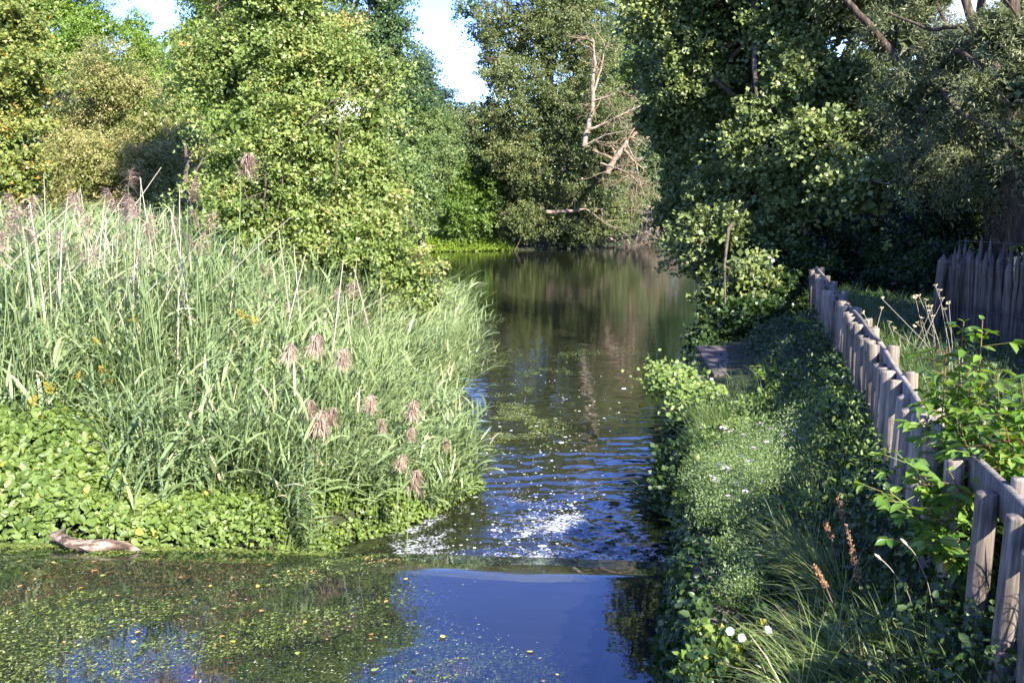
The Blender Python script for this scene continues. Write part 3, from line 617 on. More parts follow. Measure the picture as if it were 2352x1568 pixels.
tree('alder_tree', 'large dark glossy alder leaning over the water on the right bank', 'tree', PD(1800, 620, 24)[:2] + np.array((.5, 0)),
     lob((1690, -200, 140, 130, 24), (1570, -70, 100, 100, 25), (1800, -100, 130, 110, 23), (1560, 60, 85, 90, 25), (1680, 50, 120, 90, 24), (1810, 70, 110, 90, 23), (1590, 190, 90, 90, 25),
         (1710, 200, 110, 90, 23.5), (1840, 200, 110, 90, 22), (1560, 310, 70, 70, 26), (1660, 330, 90, 70, 24), (1780, 340, 110, 80, 22), (1910, 330, 100, 80, 21),
         (1600, 430, 70, 50, 26), (1690, 450, 90, 60, 23), (1830, 450, 90, 60, 21), (1650, 540, 60, 45, 22), (1740, 550, 80, 50, 20.5), (1990, 440, 80, 60, 20), (1700, 640, 60, 50, 19.5), (1570, 430, 60, 60, 25), (1560, 500, 60, 40, 25), (1600, 550, 60, 40, 23.5), (1650, 610, 50, 40, 22), (1690, 690, 50, 40, 20), (1640, 500, 70, 60, 24), (1480, 60, 50, 60, 27), (1500, 160, 50, 60, 27), (1500, 270, 50, 50, 27), (1960, 30, 80, 80, 23), (1980, 170, 70, 70, 22.5), (1880, -60, 100, 80, 23), (1980, 300, 70, 60, 21.5), jit=1.1),
     M['right_alder'], M['bark'], 114000, (.11, .092), .40, 24, .22, twigs=120)
tree('crack_willow', 'silvery narrow-leaved willow with a rugged forked trunk in the top right corner', 'tree', PD(2300, 560, 19)[:2],
     lob((1980, -50, 110, 80, 21), (2120, -20, 90, 60, 20), (2060, 80, 90, 60, 20), (2180, 130, 70, 60, 19), (2280, 120, 80, 60, 18.4), (2350, 40, 70, 90, 18.6), (2110, 200, 100, 70, 19.4), (2220, 250, 100, 70, 18.6),
         (2330, 290, 80, 80, 18), (2060, 300, 90, 70, 19.8), (2180, 340, 110, 60, 18.6), (2300, 380, 100, 60, 18), (2290, 80, 50, 60, 16.6), (2335, 200, 40, 60, 16.2), (2270, 210, 50, 45, 16.4), (2340, 330, 50, 60, 16.4), (2350, 110, 30, 60, 16.3), (2440, 150, 120, 120, 19), (2420, 330, 100, 110, 18.5), (2120, 400, 80, 40, 18.6)),
     M['willow'], M['willow_bark'], 130000, (.10, .016), .34, 24, .20, droop=.35, twigs=160, inner=.12, tri=True)
# the willow's visible leaning stems
LBS = []
mb = MB()
def stem(pts, r, n=8, m_=None, wob=.05):
    q = np.array([PD(*a) for a in pts]); t = np.linspace(0, len(q) - 1, 5 * (len(q) - 1) + 1)
    pp = np.stack([np.interp(t, np.arange(len(q)), q[:, k]) for k in range(3)], 1); pp[1:-1] += rng.normal(size=(len(pp) - 2, 3)) * np.mean(r) * .12
    (m_ or mb).tube(pp, np.interp(t, np.arange(len(q)), r if np.ndim(r) else [r] * len(q)), n, wob=wob)
for pts, r in (([(2330, 560, 17.6), (2325, 330, 17.4), (2322, 220, 17.3), (2330, 90, 17.4), (2325, -200, 17.6)], (.17, .16, .14, .12, .10)),
               ([(2318, 210, 17.3), (2270, 130, 17.5), (2225, 30, 17.7), (2180, -150, 18)], (.11, .09, .08, .06)),
               ([(2320, 215, 17.2), (2285, 190, 17.1), (2250, 130, 17.2), (2235, 90, 17.3)], (.10, .08, .05, .02)),
               ([(2300, 480, 18.5), (2150, 330, 19), (2060, 140, 19.5), (1990, 50, 19.6), (1900, -40, 20)], (.14, .11, .09, .07, .04)),
               ([(2120, 260, 19), (2190, 180, 18.6), (2230, 160, 18.4)], (.06, .05, .02)),
               ([(2265, 110, 17.6), (2210, 60, 18), (2140, 70, 18.3), (2040, 30, 18.7)], (.05, .04, .03, .02)),
               ([(2270, -80, 18), (2245, 60, 18.2), (2250, 150, 18.4)], (.06, .08, .09))):
    LB = MB(); stem(pts, r, m_=LB); LBS.append(LB)
wl = [o for o in bpy.data.objects if o.name.startswith('crack_willow')][0]
for LB in LBS: obj('limb', LB.mesh('limb', M['willow_bark'], True), wl)


def shrub(name, label, base_xy, lobes, mat, count, leaf, puff, per=22, cat='bush', bark=None, r0=.05, group=None, **kw):
    kw.setdefault('tri', name != 'ivy_thicket')
    return tree(name, label, cat, base_xy, lobes, mat, bark or M['twig'], count, leaf, puff, per, r0, group=group, fork=.1, twigs=30, **kw)
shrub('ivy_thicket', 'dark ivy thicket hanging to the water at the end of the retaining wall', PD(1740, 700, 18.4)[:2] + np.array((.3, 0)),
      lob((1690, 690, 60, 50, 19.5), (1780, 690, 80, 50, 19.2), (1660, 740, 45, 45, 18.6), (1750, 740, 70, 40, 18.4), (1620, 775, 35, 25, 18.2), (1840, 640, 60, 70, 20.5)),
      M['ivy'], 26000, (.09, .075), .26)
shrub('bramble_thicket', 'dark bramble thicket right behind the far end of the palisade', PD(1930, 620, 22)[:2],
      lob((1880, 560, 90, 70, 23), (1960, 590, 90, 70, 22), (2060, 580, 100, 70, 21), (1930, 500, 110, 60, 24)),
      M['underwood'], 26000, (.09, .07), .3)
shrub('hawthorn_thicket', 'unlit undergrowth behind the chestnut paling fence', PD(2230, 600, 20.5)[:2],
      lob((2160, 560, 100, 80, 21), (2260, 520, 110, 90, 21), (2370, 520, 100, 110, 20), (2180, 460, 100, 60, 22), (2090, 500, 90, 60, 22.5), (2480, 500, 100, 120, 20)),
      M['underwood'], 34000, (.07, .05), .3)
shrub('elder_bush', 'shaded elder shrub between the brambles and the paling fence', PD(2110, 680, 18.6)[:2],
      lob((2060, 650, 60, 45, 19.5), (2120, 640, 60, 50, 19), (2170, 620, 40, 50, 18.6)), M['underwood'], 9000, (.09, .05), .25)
# trees and hedges that stand outside the picture on the right and shade the bank and the garden
for i, (x, y, h, rr) in enumerate((a_, b_, h_ * 1.0, r_) for a_, b_, h_, r_ in ((4.9, 2.2, 1.9, 1.0), (6.4, 4.4, 2.8, 1.2), (8.2, 6.8, 4.6, 1.6), (8.4, 9.3, 5.4, 1.5), (6.9, 7.1, 2.9, 1.0), (10.4, 9.6, 7.0, 1.9), (12.2, 12.6, 7.6, 2.2), (15.2, 16.4, 8.0, 2.6))):
    b = np.array((x, y, 1.4))
    lobes = [(b + np.array((rng.normal() * .4, rng.normal() * .4, h * f)), np.array((rr, rr, h * .26)) * (1 - .3 * abs(f - .4))) for f in (.2, .48, .76)]
    tree('hedge_tree', 'leafy hedge tree beyond the right edge of the garden', 'tree', (x, y), lobes, M['mid_tree'], M['bark'], 6000, (.14, .11), .4, 20, .1, tri=True,
         group='hedge trees beyond the garden', inner=.5, keepback=1, twigs=10)

# distant wood closing the view
lo = []
for px in list(range(-300, 900, 110)) + list(range(1080, 2900, 110)):
    lo.append((px, 330 + 50 * math.sin(px * .013) + (-90 if px < 700 or px > 1500 else 30), 100, 130, 125))
for px in range(-300, 2900, 95): lo.append((px, 470, 90, 75, 118))
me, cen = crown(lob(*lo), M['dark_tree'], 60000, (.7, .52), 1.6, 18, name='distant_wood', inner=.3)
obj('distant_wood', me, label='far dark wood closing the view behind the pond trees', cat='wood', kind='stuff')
lo = []
for px, py in ((120, 350), (240, 350), (380, 350), (520, 330), (640, 330), (20, 330), (760, 400), (860, 430), (-120, 300)):
    lo.append((px, py, 90, 110, 48))
me, cen = crown(lob(*lo), M['mid_tree'], 36000, (.24, .17), .8, 18, name='copse', inner=.3)
obj('copse', me, label='dense green copse behind the left bank bushes', cat='wood', kind='stuff')

# ------------------------------------------------------------------ dead snag and fallen branches
def dead_branches(name, label, cat, specs, mat, fine, base, D0, group=None, seedw=1.0):
    e = empty(name, base, label, cat, group); fb = MB()
    def twig(a, d, L_, r, lv):
        n = 5; pts = [a]; dd = d.copy()
        for k in range(n - 1):
            dd = unit(dd + rng.normal(size=3) * .22 + np.array((0, 0, -.05))); pts.append(pts[-1] + dd * L_ / (n - 1))
        pts = np.array(pts); fb.tube(pts, np.linspace(r, r * .4, n), 4, cap=False)
        if lv > 0:
            for _ in range(rng.integers(2, 5)):
                twig(pts[rng.integers(1, n)], unit(dd + rng.normal(size=3) * .7), L_ * rng.uniform(.4, .75), r * .55, lv - 1)
    for pts, r, nt_ in specs:
        b = MB(); q = np.array([PD(*a) for a in pts]); t = np.linspace(0, len(q) - 1, 4 * (len(q) - 1) + 1)
        pp = np.stack([np.interp(t, np.arange(len(q)), q[:, k]) for k in range(3)], 1); pp[1:-1] += rng.normal(size=(len(pp) - 2, 3)) * r[0] * .22
        b.tube(pp, np.interp(t, np.linspace(0, len(q) - 1, len(r)), r), 7, wob=.06)
        obj('branch', b.mesh('branch', mat, True), e)
        for _ in range(nt_):
            i = rng.integers(len(pp) // 4, len(pp)); d = unit(pp[min(i + 1, len(pp) - 1)] - pp[i - 1])
            twig(pp[i], unit(d + rng.normal(size=3) * .75), rng.uniform(.7, 2.2) * D0 / 60, r[-1] * .7 + .010, 2)
    o = obj('twigs', fb.mesh('twigs', fine), e); o['kind'] = 'stuff'
    return e
dead_branches('dead_tree', 'bare forked snag with pinkish dead branches beside the big central alder', 'dead tree',
    [([(1342, 336, 62), (1352, 290, 62), (1362, 235, 62), (1362, 190, 62), (1366, 130, 62), (1360, 88, 62)], (.19, .15, .10, .04), 7),
     ([(1362, 215, 62), (1380, 160, 62), (1390, 110, 62)], (.09, .06, .03), 5),
     ([(1350, 300, 61.5), (1385, 285, 61.3), (1430, 262, 61), (1480, 240, 61)], (.09, .06, .03), 16),
     ([(1362, 232, 61.8), (1400, 220, 61.5), (1440, 198, 61)], (.06, .04, .02), 6),
     ([(1342, 336, 61.6), (1390, 310, 61), (1440, 300, 60.6)], (.06, .04, .02), 4)],
    M['dead_wood'], M['lichen_twig'], PD(1342, 336, 62), 62)
dead_branches('broken_bough', 'leaning broken bough with ochre twigs hanging below the snag', 'dead branch',
    [([(1395, 400, 63), (1410, 370, 63), (1430, 340, 63), (1442, 318, 63)], (.20, .18, .14), 6),
     ([(1380, 375, 62.5), (1410, 385, 62), (1440, 395, 62), (1470, 420, 62)], (.08, .05, .03), 18),
     ([(1440, 330, 62.6), (1460, 370, 62), (1470, 420, 62), (1480, 450, 62)], (.05, .04, .02), 5)],
    M['dead_wood'], M['lichen_twig'], PD(1395, 400, 63), 62)
dead_branches('fallen_tree', 'fallen tree crown of bare grey branches lying in the water on the far shore', 'dead tree',
    [([(1350, 556, 77), (1400, 552, 76), (1450, 546, 76), (1510, 520, 77), (1570, 508, 79)], (.16, .14, .10, .04), 14),
     ([(1400, 552, 76), (1430, 535, 75), (1470, 520, 75), (1500, 515, 75)], (.12, .09, .04), 12),
     ([(1415, 555, 75), (1380, 535, 75), (1355, 525, 75)], (.12, .07, .03), 8),
     ([(1355, 508, 74), (1400, 518, 74), (1440, 520, 74), (1490, 512, 75)], (.12, .08, .04), 14),
     ([(1255, 486, 66), (1310, 486, 66), (1345, 480, 66)], (.14, .12, .05), 4),
     ([(1385, 455, 70), (1430, 470, 70), (1470, 490, 70), (1490, 515, 72)], (.10, .07, .03), 8),
     ([(1470, 470, 72), (1510, 478, 72), (1545, 465, 73)], (.08, .05, .03), 12)],
    M['dead_wood'], M['dead_wood'], PD(1400, 552, 76), 74)

# ------------------------------------------------------------------ white house glimpsed through the crowns
h = empty('house', (-11.5, 53, .8), 'white rendered house glimpsed through the leaves of the young alder', 'house')
b = MB(); b.box((-11.5, 53, 3.6), 8, 6, 5.8); obj('wall', b.mesh('wall', M['white_wall']), h)
b = MB(); b.add([(-11.2 - 4.6, 49.6, 6.3), (-7.2, 49.6, 6.3), (-15.8, 53, 8.6), (-7.2, 53, 8.6), (-15.8, 56.4, 6.3), (-7.2, 56.4, 6.3)], [[0, 1, 3, 2], [2, 3, 5, 4]])
obj('roof', b.mesh('roof', M['roof_tile']), h)
b = MB(); b.add([(-15.4, 50, 6.5), (-15.4, 56, 6.5), (-15.4, 53, 8.5), (-7.5, 50, 6.5), (-7.5, 56, 6.5), (-7.5, 53, 8.5)][3:], [[0, 1, 2]]); obj('gable', b.mesh('gable', M['white_wall']), h)
b = MB(); b.box((-9.0, 51.2, 8.1), 1.6, 1.8, 1.5); dm = obj('dormer', b.mesh('dormer', M['white_wall']), h)
for wx in (-14, -11.5, -9):
    for wz in (2.4, 4.9):
        b = MB(); b.box((wx, 49.97, wz), 1.2, .1, 1.5); f_ = obj('window', b.mesh('window', M['white_wall']), h)
        b = MB(); b.box((wx, 49.9, wz), 1.0, .06, 1.3); pn = bpy.data.objects.new('pane', b.mesh('pane', M['glass'])); col.objects.link(pn); pn.parent = f_
# ------------------------------------------------------------------ far shore low green
N = 30000
x = rng.uniform(-7.5, .5, N); df = rng.random(N) ** .8 * 5.0; y = shore_f(x) - .25 + df
k = (x > -7) & (rng.random(N) < sstep(.6, -.6, x)); x, y, df = x[k], y[k], df[k]; N = len(x)
hh = .85 * sstep(-.1, 1.4, df) * (1 + .25 * fbm(np.stack([x, y], 1), .8, 3, 2))
p = np.stack([x, y, hh * rng.uniform(.45, 1.05, N) + .05], 1)
V, F = kites(p, unit(rng.normal(size=(N, 3)) + np.array((0, -.3, .6))), unit(rng.normal(size=(N, 3)) * .6 + np.array((0, -.3, .9))), rng.uniform(.10, .22, N), rng.uniform(.05, .12, N))
obj('bank_herbs', mesh_np('bank_herbs', V, F, M['far_green'], rng.random(N)), label='bright yellow-green low herbs on the far shore', cat='plants', kind='stuff')

# ------------------------------------------------------------------ reed bed
def reed_h(x, y):
    base = np.interp(x, [-9, -6, -4, -2.7, -1.6, -.3], [2.6, 2.5, 2.35, 1.95, 1.25, .85])
    return base * np.interp(y, [9, 10.5, 13, 22], [.50, .80, 1.0, 1.05])
def reeds(n, xr, yr, leanx, hmul=1.0, cond=None, seed=0, lfl=1.0, lseg=3, nl=9):
    x = rng.uniform(*xr, n); y = rng.uniform(*yr, n)
    k = np.ones(n, bool) if cond is None else cond(x, y)
    x, y = x[k], y[k]; n = len(x)
    pz = np.stack([x, y], 1)
    lx_, ly_ = fbm(pz, .5, 71 + seed, 3), fbm(pz, .5, 72 + seed, 3)
    z = np.maximum(ground_z(x, y), -.1)
    h = reed_h(x, y) * hmul * rng.uniform(.6, 1.1, n)
    lean = np.stack([leanx(x, y) + lx_ * .35 + rng.normal(size=n) * .14, -.10 + ly_ * .25 + rng.normal(size=n) * .12], 1)
    base = np.stack([x, y, z], 1)
    def at(t):
        t = t[:, None] if np.ndim(t) else t
        hh = h[:, None]; q = base + np.concatenate([lean * hh * t ** 1.7, hh * t * (1 - .12 * t * np.linalg.norm(lean, axis=1, keepdims=True))], 1)
        return q
    mb = MB()
    # stems: 3-sided ribbons crossed
    for ang in ((0, 1) if lseg == 3 else (0,)):
        s = np.array((1.0, 0, 0)) if ang == 0 else np.array((0, 1.0, 0))
        ts = [0, .35, .68, 1.0]; pts = [at(t) for t in ts]; w_ = [.0045, .004, .0032, .002]
        V = np.stack([q + sg * s * w for q, w in zip(pts, w_) for sg in (-1, 1)], 1).reshape(-1, 3)
        b = np.arange(n)[:, None] * 8; F = np.concatenate([b + np.array([2 * k, 2 * k + 1, 2 * k + 3, 2 * k + 2]) for k in range(3)], 1).reshape(-1, 4)
        mb.add(V, F, np.repeat(rng.uniform(.35, .9, n), 3))
    for j in range(nl):
        t = (.22 + .76 * (j + rng.uniform(0, .8, n)) / nl)
        az = rng.uniform(0, 2 * math.pi) + math.pi * j + rng.normal(size=n) * .7 + x * 3
        p = at(t); out = np.stack([np.cos(az), np.sin(az), np.zeros(n)], 1)
        wind = np.array((.35, -.15, 0))
        lf2 = np.interp(x, [-3.2, -2.0], [1.0, .72])
        d = unit(out * .75 + wind + np.concatenate([lean * .5, np.full((n, 1), .85)], 1) + rng.normal(size=(n, 3)) * .15)
        Ln = rng.uniform(.26, .66, n) * lfl * lf2 * (1 - .35 * (j / nl)); W = Ln * .065 * rng.uniform(.8, 1.25, n) + .005
        V, F = blades(p, d, np.array((0, 0, 1.0)), Ln, W, rng.uniform(.3, 1.5, n), seg=lseg)
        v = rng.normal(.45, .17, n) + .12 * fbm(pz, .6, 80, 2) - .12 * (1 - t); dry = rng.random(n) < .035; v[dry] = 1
        mb.add(V, F, np.repeat(v.clip(0, 1), lseg))
    return mb
inland = lambda x, y: (x < shore_l(y) - .15 + .1 * np.sin(y * 3)) & (y > crest(x) + .62 + 1.0 * sstep(-3.6, -4.6, x) + .3 * np.sin(x * 4)) & (x > -.62 * y)
ln_ = lambda x, y: np.interp(x, [-8, -4, -1.5, -.5], [.0, .06, .25, .55])
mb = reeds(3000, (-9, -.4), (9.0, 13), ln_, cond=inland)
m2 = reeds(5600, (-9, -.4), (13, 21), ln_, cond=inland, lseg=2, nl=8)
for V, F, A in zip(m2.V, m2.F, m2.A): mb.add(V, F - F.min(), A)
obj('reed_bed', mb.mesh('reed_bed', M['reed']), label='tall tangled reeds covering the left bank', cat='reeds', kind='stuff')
# fringe leaning over the water
edge = lambda x, y: (x < shore_l(y) + .35) & (x > shore_l(y) - .9) & ~((y < 15.2) & (y > 12.6) & (x > shore_l(y) - .2))
mb = reeds(2000, (-3, .2), (14.5, 21), lambda x, y: .80 + 0 * x, hmul=1.05, cond=edge, seed=5)
obj('reed_fringe', mb.mesh('reed_fringe', M['reed']), label='fringe of reeds bowing out over the water at the bend', cat='reeds', kind='stuff')
pt = lambda x, y: (x < shore_l(y) + .12) & (x > shore_l(y) - .5)
mb = reeds(170, (-1.2, .1), (10.6, 12.9), lambda x, y: .45 + 0 * x, hmul=.85, cond=pt, seed=9)
obj('reed_tuft', mb.mesh('reed_tuft', M['reed']), label='thin reed tuft at the tip of the green point, reaching over the water', cat='reeds', kind='stuff')
# bleached dead stalks
mb = MB()
for _ in range(85):
    g = rng.random() < .85
    px, py = (rng.normal(250, 120), rng.normal(600, 60)) if g else (rng.uniform(380, 900), rng.uniform(600, 760))
    b_ = PD(px, py, rng.uniform(11, 14)); ln = rng.uniform(.5, 1.2); dx = rng.normal(.0, .12) if rng.random() < .7 else rng.uniform(.3, 1.6)
    d = unit(np.array((dx, rng.normal() * .15, 1.0)))
    mb.tube(np.array([b_ - d * ln * .6, b_ + d * ln * .1, b_ + d * ln * .55 + np.array((0, 0, -.02))]), [.006, .006, .004], 4, rng.random(), cap=False)
obj('dry_reed_stalks', mb.mesh('dry_reed_stalks', M['straw']), label='bleached dead reed stalks standing among the green reeds', cat='dry reeds', kind='stuff')

# plumes: each a thing (stem, panicle)
def panicle(n=150, L_=.20, droop=1.3, wide=.6):
    t = rng.random(n); p = np.stack([np.zeros(n), np.zeros(n), t * L_ * .75], 1)
    az = rng.normal(0, 1.0, n); out = np.stack([np.cos(az), np.sin(az) * 1.0, np.zeros(n)], 1)
    d = unit(out * wide + np.array((.1, 0, .45)) + rng.normal(size=(n, 3)) * .22)
    V, F = blades(p, d, np.array((0, 0, 1.0)), rng.uniform(.06, .15, n) * (1.1 - .5 * t), rng.uniform(.003, .006, n), rng.uniform(.7, 1.6, n) * droop)
    mb = MB(); mb.add(V, F, np.repeat(rng.random(n), 3)); return mb
pan = [panicle(260, .15, 2.6, .8).mesh('panicle', M['plume']), panicle(230, .17, 2.2, .8).mesh('panicle', M['plume']), panicle(110, .22, .8, .8).mesh('panicle', M['plume'])]
b = MB(); b.tube(np.array([(0, 0, 0), (-.03, 0, -.5), (-.10, .05, -1.2)]), [.0025, .004, .005], 4); stem_me = b.mesh('stem', M['reed'])
def plume(px, py, D, s, rz, label, group=None, v=0):
    q = PD(px, py, D)
    e = empty('reed_plume', q, label, 'reed plume', group); e.rotation_euler = (0, 0, rz); e.scale = (s, s, s)
    for nm, me in (('stem', stem_me), ('panicle', pan[v])):
        o = bpy.data.objects.new(nm, me); col.objects.link(o); o.parent = e
        if nm == 'panicle': o.rotation_euler = (0, .35, 0)
for px, py, D, s, lb in ((655, 825, 10.2, 1.0, 'purplish drooping plume, leftmost of the three in the middle of the reeds'),
                         (712, 808, 10.2, 1.15, 'tan drooping plume in the middle of the three in the reeds'),
                         (775, 840, 10.1, 1.0, 'tan drooping plume, rightmost of the three in the middle of the reeds'),
                         (700, 960, 9.7, .95, 'purplish plume at the upper left of the low cluster'),
                         (722, 990, 9.6, 1.25, 'largest pinkish plume hanging lowest in the low cluster'),
                         (752, 975, 9.7, .9, 'pinkish plume on the right of the low cluster'),
                         (938, 958, 10.9, 1.1, 'round pink plume hanging beside the open water'),
                         (940, 1128, 9.5, 1.1, 'pale pink plume hanging low over the bright green point'),
                         (1015, 1030, 11.2, .7, 'small pink plume at the edge of the reeds above the point'),
                         (842, 940, 10.6, .9, 'faded pink plume left of the round one near the water'),
                         (868, 990, 10.6, .8, 'faded pink plume below the round one near the water'),
                         (915, 1070, 10.1, .8, 'dull pink plume just above the bright green point'),
                         (935, 1010, 10.6, .75, 'small purplish plume under the round pink one'),
                         (553, 402, 12.5, 1.5, 'single tall tan plume standing up before the young alder')):
    plume(px, py, D, s * 1.45, rng.uniform(-.6, .9), lb, 'reed plumes singled out by place', rng.integers(0, 2))
ZN = ['at the far left below the orange-leaved maple', 'left half of the main plume mass', 'right half of the main plume mass', 'towards the young alder']
for _ in range(32):
    px = rng.choice([rng.normal(300, 75), rng.uniform(0, 520)]); py = rng.normal(545, 38) + .02 * abs(px - 300)
    plume(px, py, rng.uniform(10.2, 12), rng.uniform(1.1, 1.7), rng.uniform(0, 6), 'brown plume along the reed tops, ' + ZN[0 if px < 170 else 1 if px < 260 else 2 if px < 350 else 3], 'brown plumes along the reed tops, ' + ZN[0 if px < 170 else 1 if px < 260 else 2 if px < 350 else 3], 2)
for _ in range(14):
    px = rng.uniform(560, 900); zz = 'below the young alder' if px < 730 else 'near the open water side'
    plume(px, rng.uniform(620, 760), rng.uniform(12, 15), rng.uniform(.8, 1.2), rng.uniform(0, 6), 'faint mauve plume high in the reeds, ' + zz, 'mauve plumes in the reeds, ' + zz, 2)

# ------------------------------------------------------------------ leafy cover of the left bank edge
def cover_pts(n, xr, yr, hfun, cond, seed=0, depth=.14):
    x = rng.uniform(*xr, n); y = rng.uniform(*yr, n); k = cond(x, y); x, y = x[k], y[k]
    h = hfun(x, y); z = np.maximum(ground_z(x, y), 0) + h; wl_ = (x > wallx(y) - .06) & (x < wallx(y) + .5) & (y < 17.3) & (y > 2); z = np.where(wl_, np.maximum(z, 1.05 + h), z)
    e = .05; dzx = (hfun(x + e, y) + ground_z(x + e, y) - hfun(x - e, y) - ground_z(x - e, y)) / (2 * e); dzy = (hfun(x, y + e) + ground_z(x, y + e) - hfun(x, y - e) - ground_z(x, y - e)) / (2 * e)
    nr = unit(np.stack([-dzx.clip(-2, 2), -dzy.clip(-2, 2), np.ones(len(x))], 1))
    z = z - rng.random(len(x)) ** 1.6 * np.minimum(depth, h + .02)
    return np.stack([x, y, z], 1), nr
def dleft(x, y): return np.minimum(y - crest(x) - .02, (shore_l(y) + .10) - x)
def cov_h(x, y):
    d = dleft(x, y); p = np.stack([x, y], 1)
    return (.06 + np.interp(x, [-5, -4.2, -3.4, -1.2, -.4], [.80, .62, .30, .26, .24]) * (1 - np.exp(-(d + .06).clip(0) / .35))) * (1 + .5 * fbm(p, 1.5, 33, 3))
def cover(name, label, n, xr, yr, hfun, cond, mat, leaf, val=(0, 1), aspect=.75, oval=True, depth=.14, tilt=.55, cat='plants', dens=None):
    p, nr = cover_pts(n, xr, yr, hfun, cond, depth=depth); m = len(p)
    nn = unit(nr * .7 + np.array((.08, -.28, .35)) + rng.normal(size=(m, 3)) * tilt)
    d = unit(np.cross(nn, rng.normal(size=(m, 3)))); d[:, 2] -= .15; d = unit(d)
    Ln = rng.uniform(*leaf, m); V, F = (kites if oval == 'kite' else ovals if oval else tris)(p, d, nn, Ln, Ln * aspect * rng.uniform(.85, 1.15, m))
    v = rng.uniform(*val, m) * .8 + .2 * rng.random(m); v = (v + .25 * fbm(p[:, :2], 1.3, 55, 3)).clip(0, .93); yl = rng.random(m) < .012; v[yl] = 1
    q = 2 if oval is True else 1
    return obj(name, mesh_np(name, V, F, mat, np.repeat(v, q)), label=label, cat=cat, kind='stuff')
onleft = lambda x, y: (dleft(x, y) > -.02) & (x > -.58 * y)
cover('bramble_cover', 'broad-leaved light green climbers spilling over the left end of the weir', 34000, (-6, -2.4), (8.6, 11.4), cov_h,
      lambda x, y: onleft(x, y) & (rng.random(len(x)) < sstep(-2.4, -3.6, x)), M['cover'], (.045, .105), (.2, 1.0), tilt=.75)
cover('nettle_cover', 'dense bright green small-leaved herbs covering the point by the weir', 62000, (-4.6, -.3), (8.5, 13.2), cov_h,
      lambda x, y: onleft(x, y) & (dleft(x, y) < 2.0) & (rng.random(len(x)) < .35 + .65 * sstep(-4.2, -2.6, x)), M['nettle'], (.028, .062), (0, 1), tilt=.7, oval='kite')
# undergrowth below the reeds so that no bare soil shows
cover('reed_undergrowth', 'green herbs growing thickly between the reed stems', 60000, (-9, -1), (9.5, 21), lambda x, y: .35 + .25 * fbm(np.stack([x, y], 1), .9, 3, 2),
      lambda x, y: (x < shore_l(y) - .2) & (y > crest(x) + 1.2) & (x > -.6 * y), M['nettle'], (.05, .10), (0, .6), oval=False, depth=.4)
# goldenrod at the left
gi = [(60, 990), (110, 960), (128, 1010), (120, 900), (225, 790), (250, 880), (70, 930), (150, 975), (305, 740), (560, 730), (590, 745), (240, 860), (175, 870)]
b = MB(); n = 170; t = rng.random(n)
pp = np.stack([rng.normal(size=n) * .05 * (1 - t) + .06 * t, rng.normal(size=n) * .05 * (1 - t), t * .16], 1)
V, F = kites(pp, unit(rng.normal(size=(n, 3)) + np.array((0, 0, .8))), unit(rng.normal(size=(n, 3))), .018, .014); b.add(V, F, rng.random(n)); gold_me = b.mesh('flower_head', M['golden'])
b = MB(); b.tube(np.array([(0, 0, .14), (-.02, 0, -.2), (-.04, 0, -.7)]), [.002, .003, .004], 4, .5)
n = 60; t = rng.random(n); V, F = kites(np.stack([-.04 * t, 0 * t, .1 - t * .7], 1), unit(rng.normal(size=(n, 3)) * np.array((1, 1, .3)) + np.array((0, 0, .2))), unit(rng.normal(size=(n, 3)) * .5 + np.array((0, 0, 1))), .09, .018); b.add(V, F, rng.random(n) * .8); gstem_me = b.mesh('stem', M['nettle'])
gl_lab = ['goldenrod beside the leafy corner at the lower left', 'goldenrod in the leafy corner, just under the reeds']
for i, (px, py) in enumerate(gi):
    lb = None
    if px == 590: lb = 'yellow goldenrod head farthest right, in the middle of the reeds'
    elif px == 560: lb = 'yellow goldenrod head just left of the farthest right one in the reeds'
    elif px == 305: lb = 'lone yellow goldenrod head highest up in the left reeds'
    g_ = None if lb else ('goldenrod just above the leafy corner at the left' if px < 160 else 'goldenrod scattered in the reeds right of the leafy corner')
    e = empty('goldenrod', PD(px, py, 10.0 + .2 * (i % 3)), lb or ('yellow goldenrod head just above the leafy corner at the far left' if px < 160 else 'yellow goldenrod head among reed leaves right of the leafy corner'), 'flower', g_ or 'goldenrod singled out in the reeds')
    e.scale = (.55 + .07 * (i % 4),) * 3; e.rotation_euler = (.2 * (i % 3 - 1), .2, i)
    for nm, me in (('flower_head', gold_me), ('stem', gstem_me)):
        o = bpy.data.objects.new(nm, me); col.objects.link(o); o.parent = e; o['kind'] = 'stuff'

# ------------------------------------------------------------------ right bank
def onright(x, y): return (x > wallx(y) - .05) & (y > 2.2) & (y < 17.5) & (x > -.0 * y)
def bank_h(x, y):
    p = np.stack([x, y], 1); u = (x - wallx(y))
    slab = sstep(11.4, 12.2, y) * (1 - sstep(.75, 1.0, u))
    gap = sstep(9.6, 10.2, y) * (1 - sstep(10.9, 11.3, y)) * (1 - sstep(.3, .5, u)) * .8
    return (.14 + .16 * sstep(.8, 1.25, u) + .18 * fbm(p, 1.6, 41, 3)).clip(.03) * (1 - np.maximum(slab, gap) * .98)
def bank_cond(x, y):
    u = x - wallx(y); p = np.stack([x, y], 1)
    sl_ = x - slab_left(y); bare = ((y > 11.4) & (sl_ > -.03) & (sl_ < .62 + .14 * fbm(p, 2, 4, 2)) & (y < 16.6)) | ((y > 9.9) & (y < 10.8) & (u < .36))
    return onright(x, y) & (~bare | (rng.random(len(x)) < .04)) & (x < fencex(y) + .1)
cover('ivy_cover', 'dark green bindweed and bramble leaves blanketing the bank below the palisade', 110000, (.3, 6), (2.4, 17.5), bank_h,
      lambda x, y: bank_cond(x, y) & (rng.random(len(x)) < np.interp(y, [2, 5, 12, 18], [1, 1, .5, .35])), M['ivy'], (.025, .065), (0, 1), depth=.2, tilt=.8)
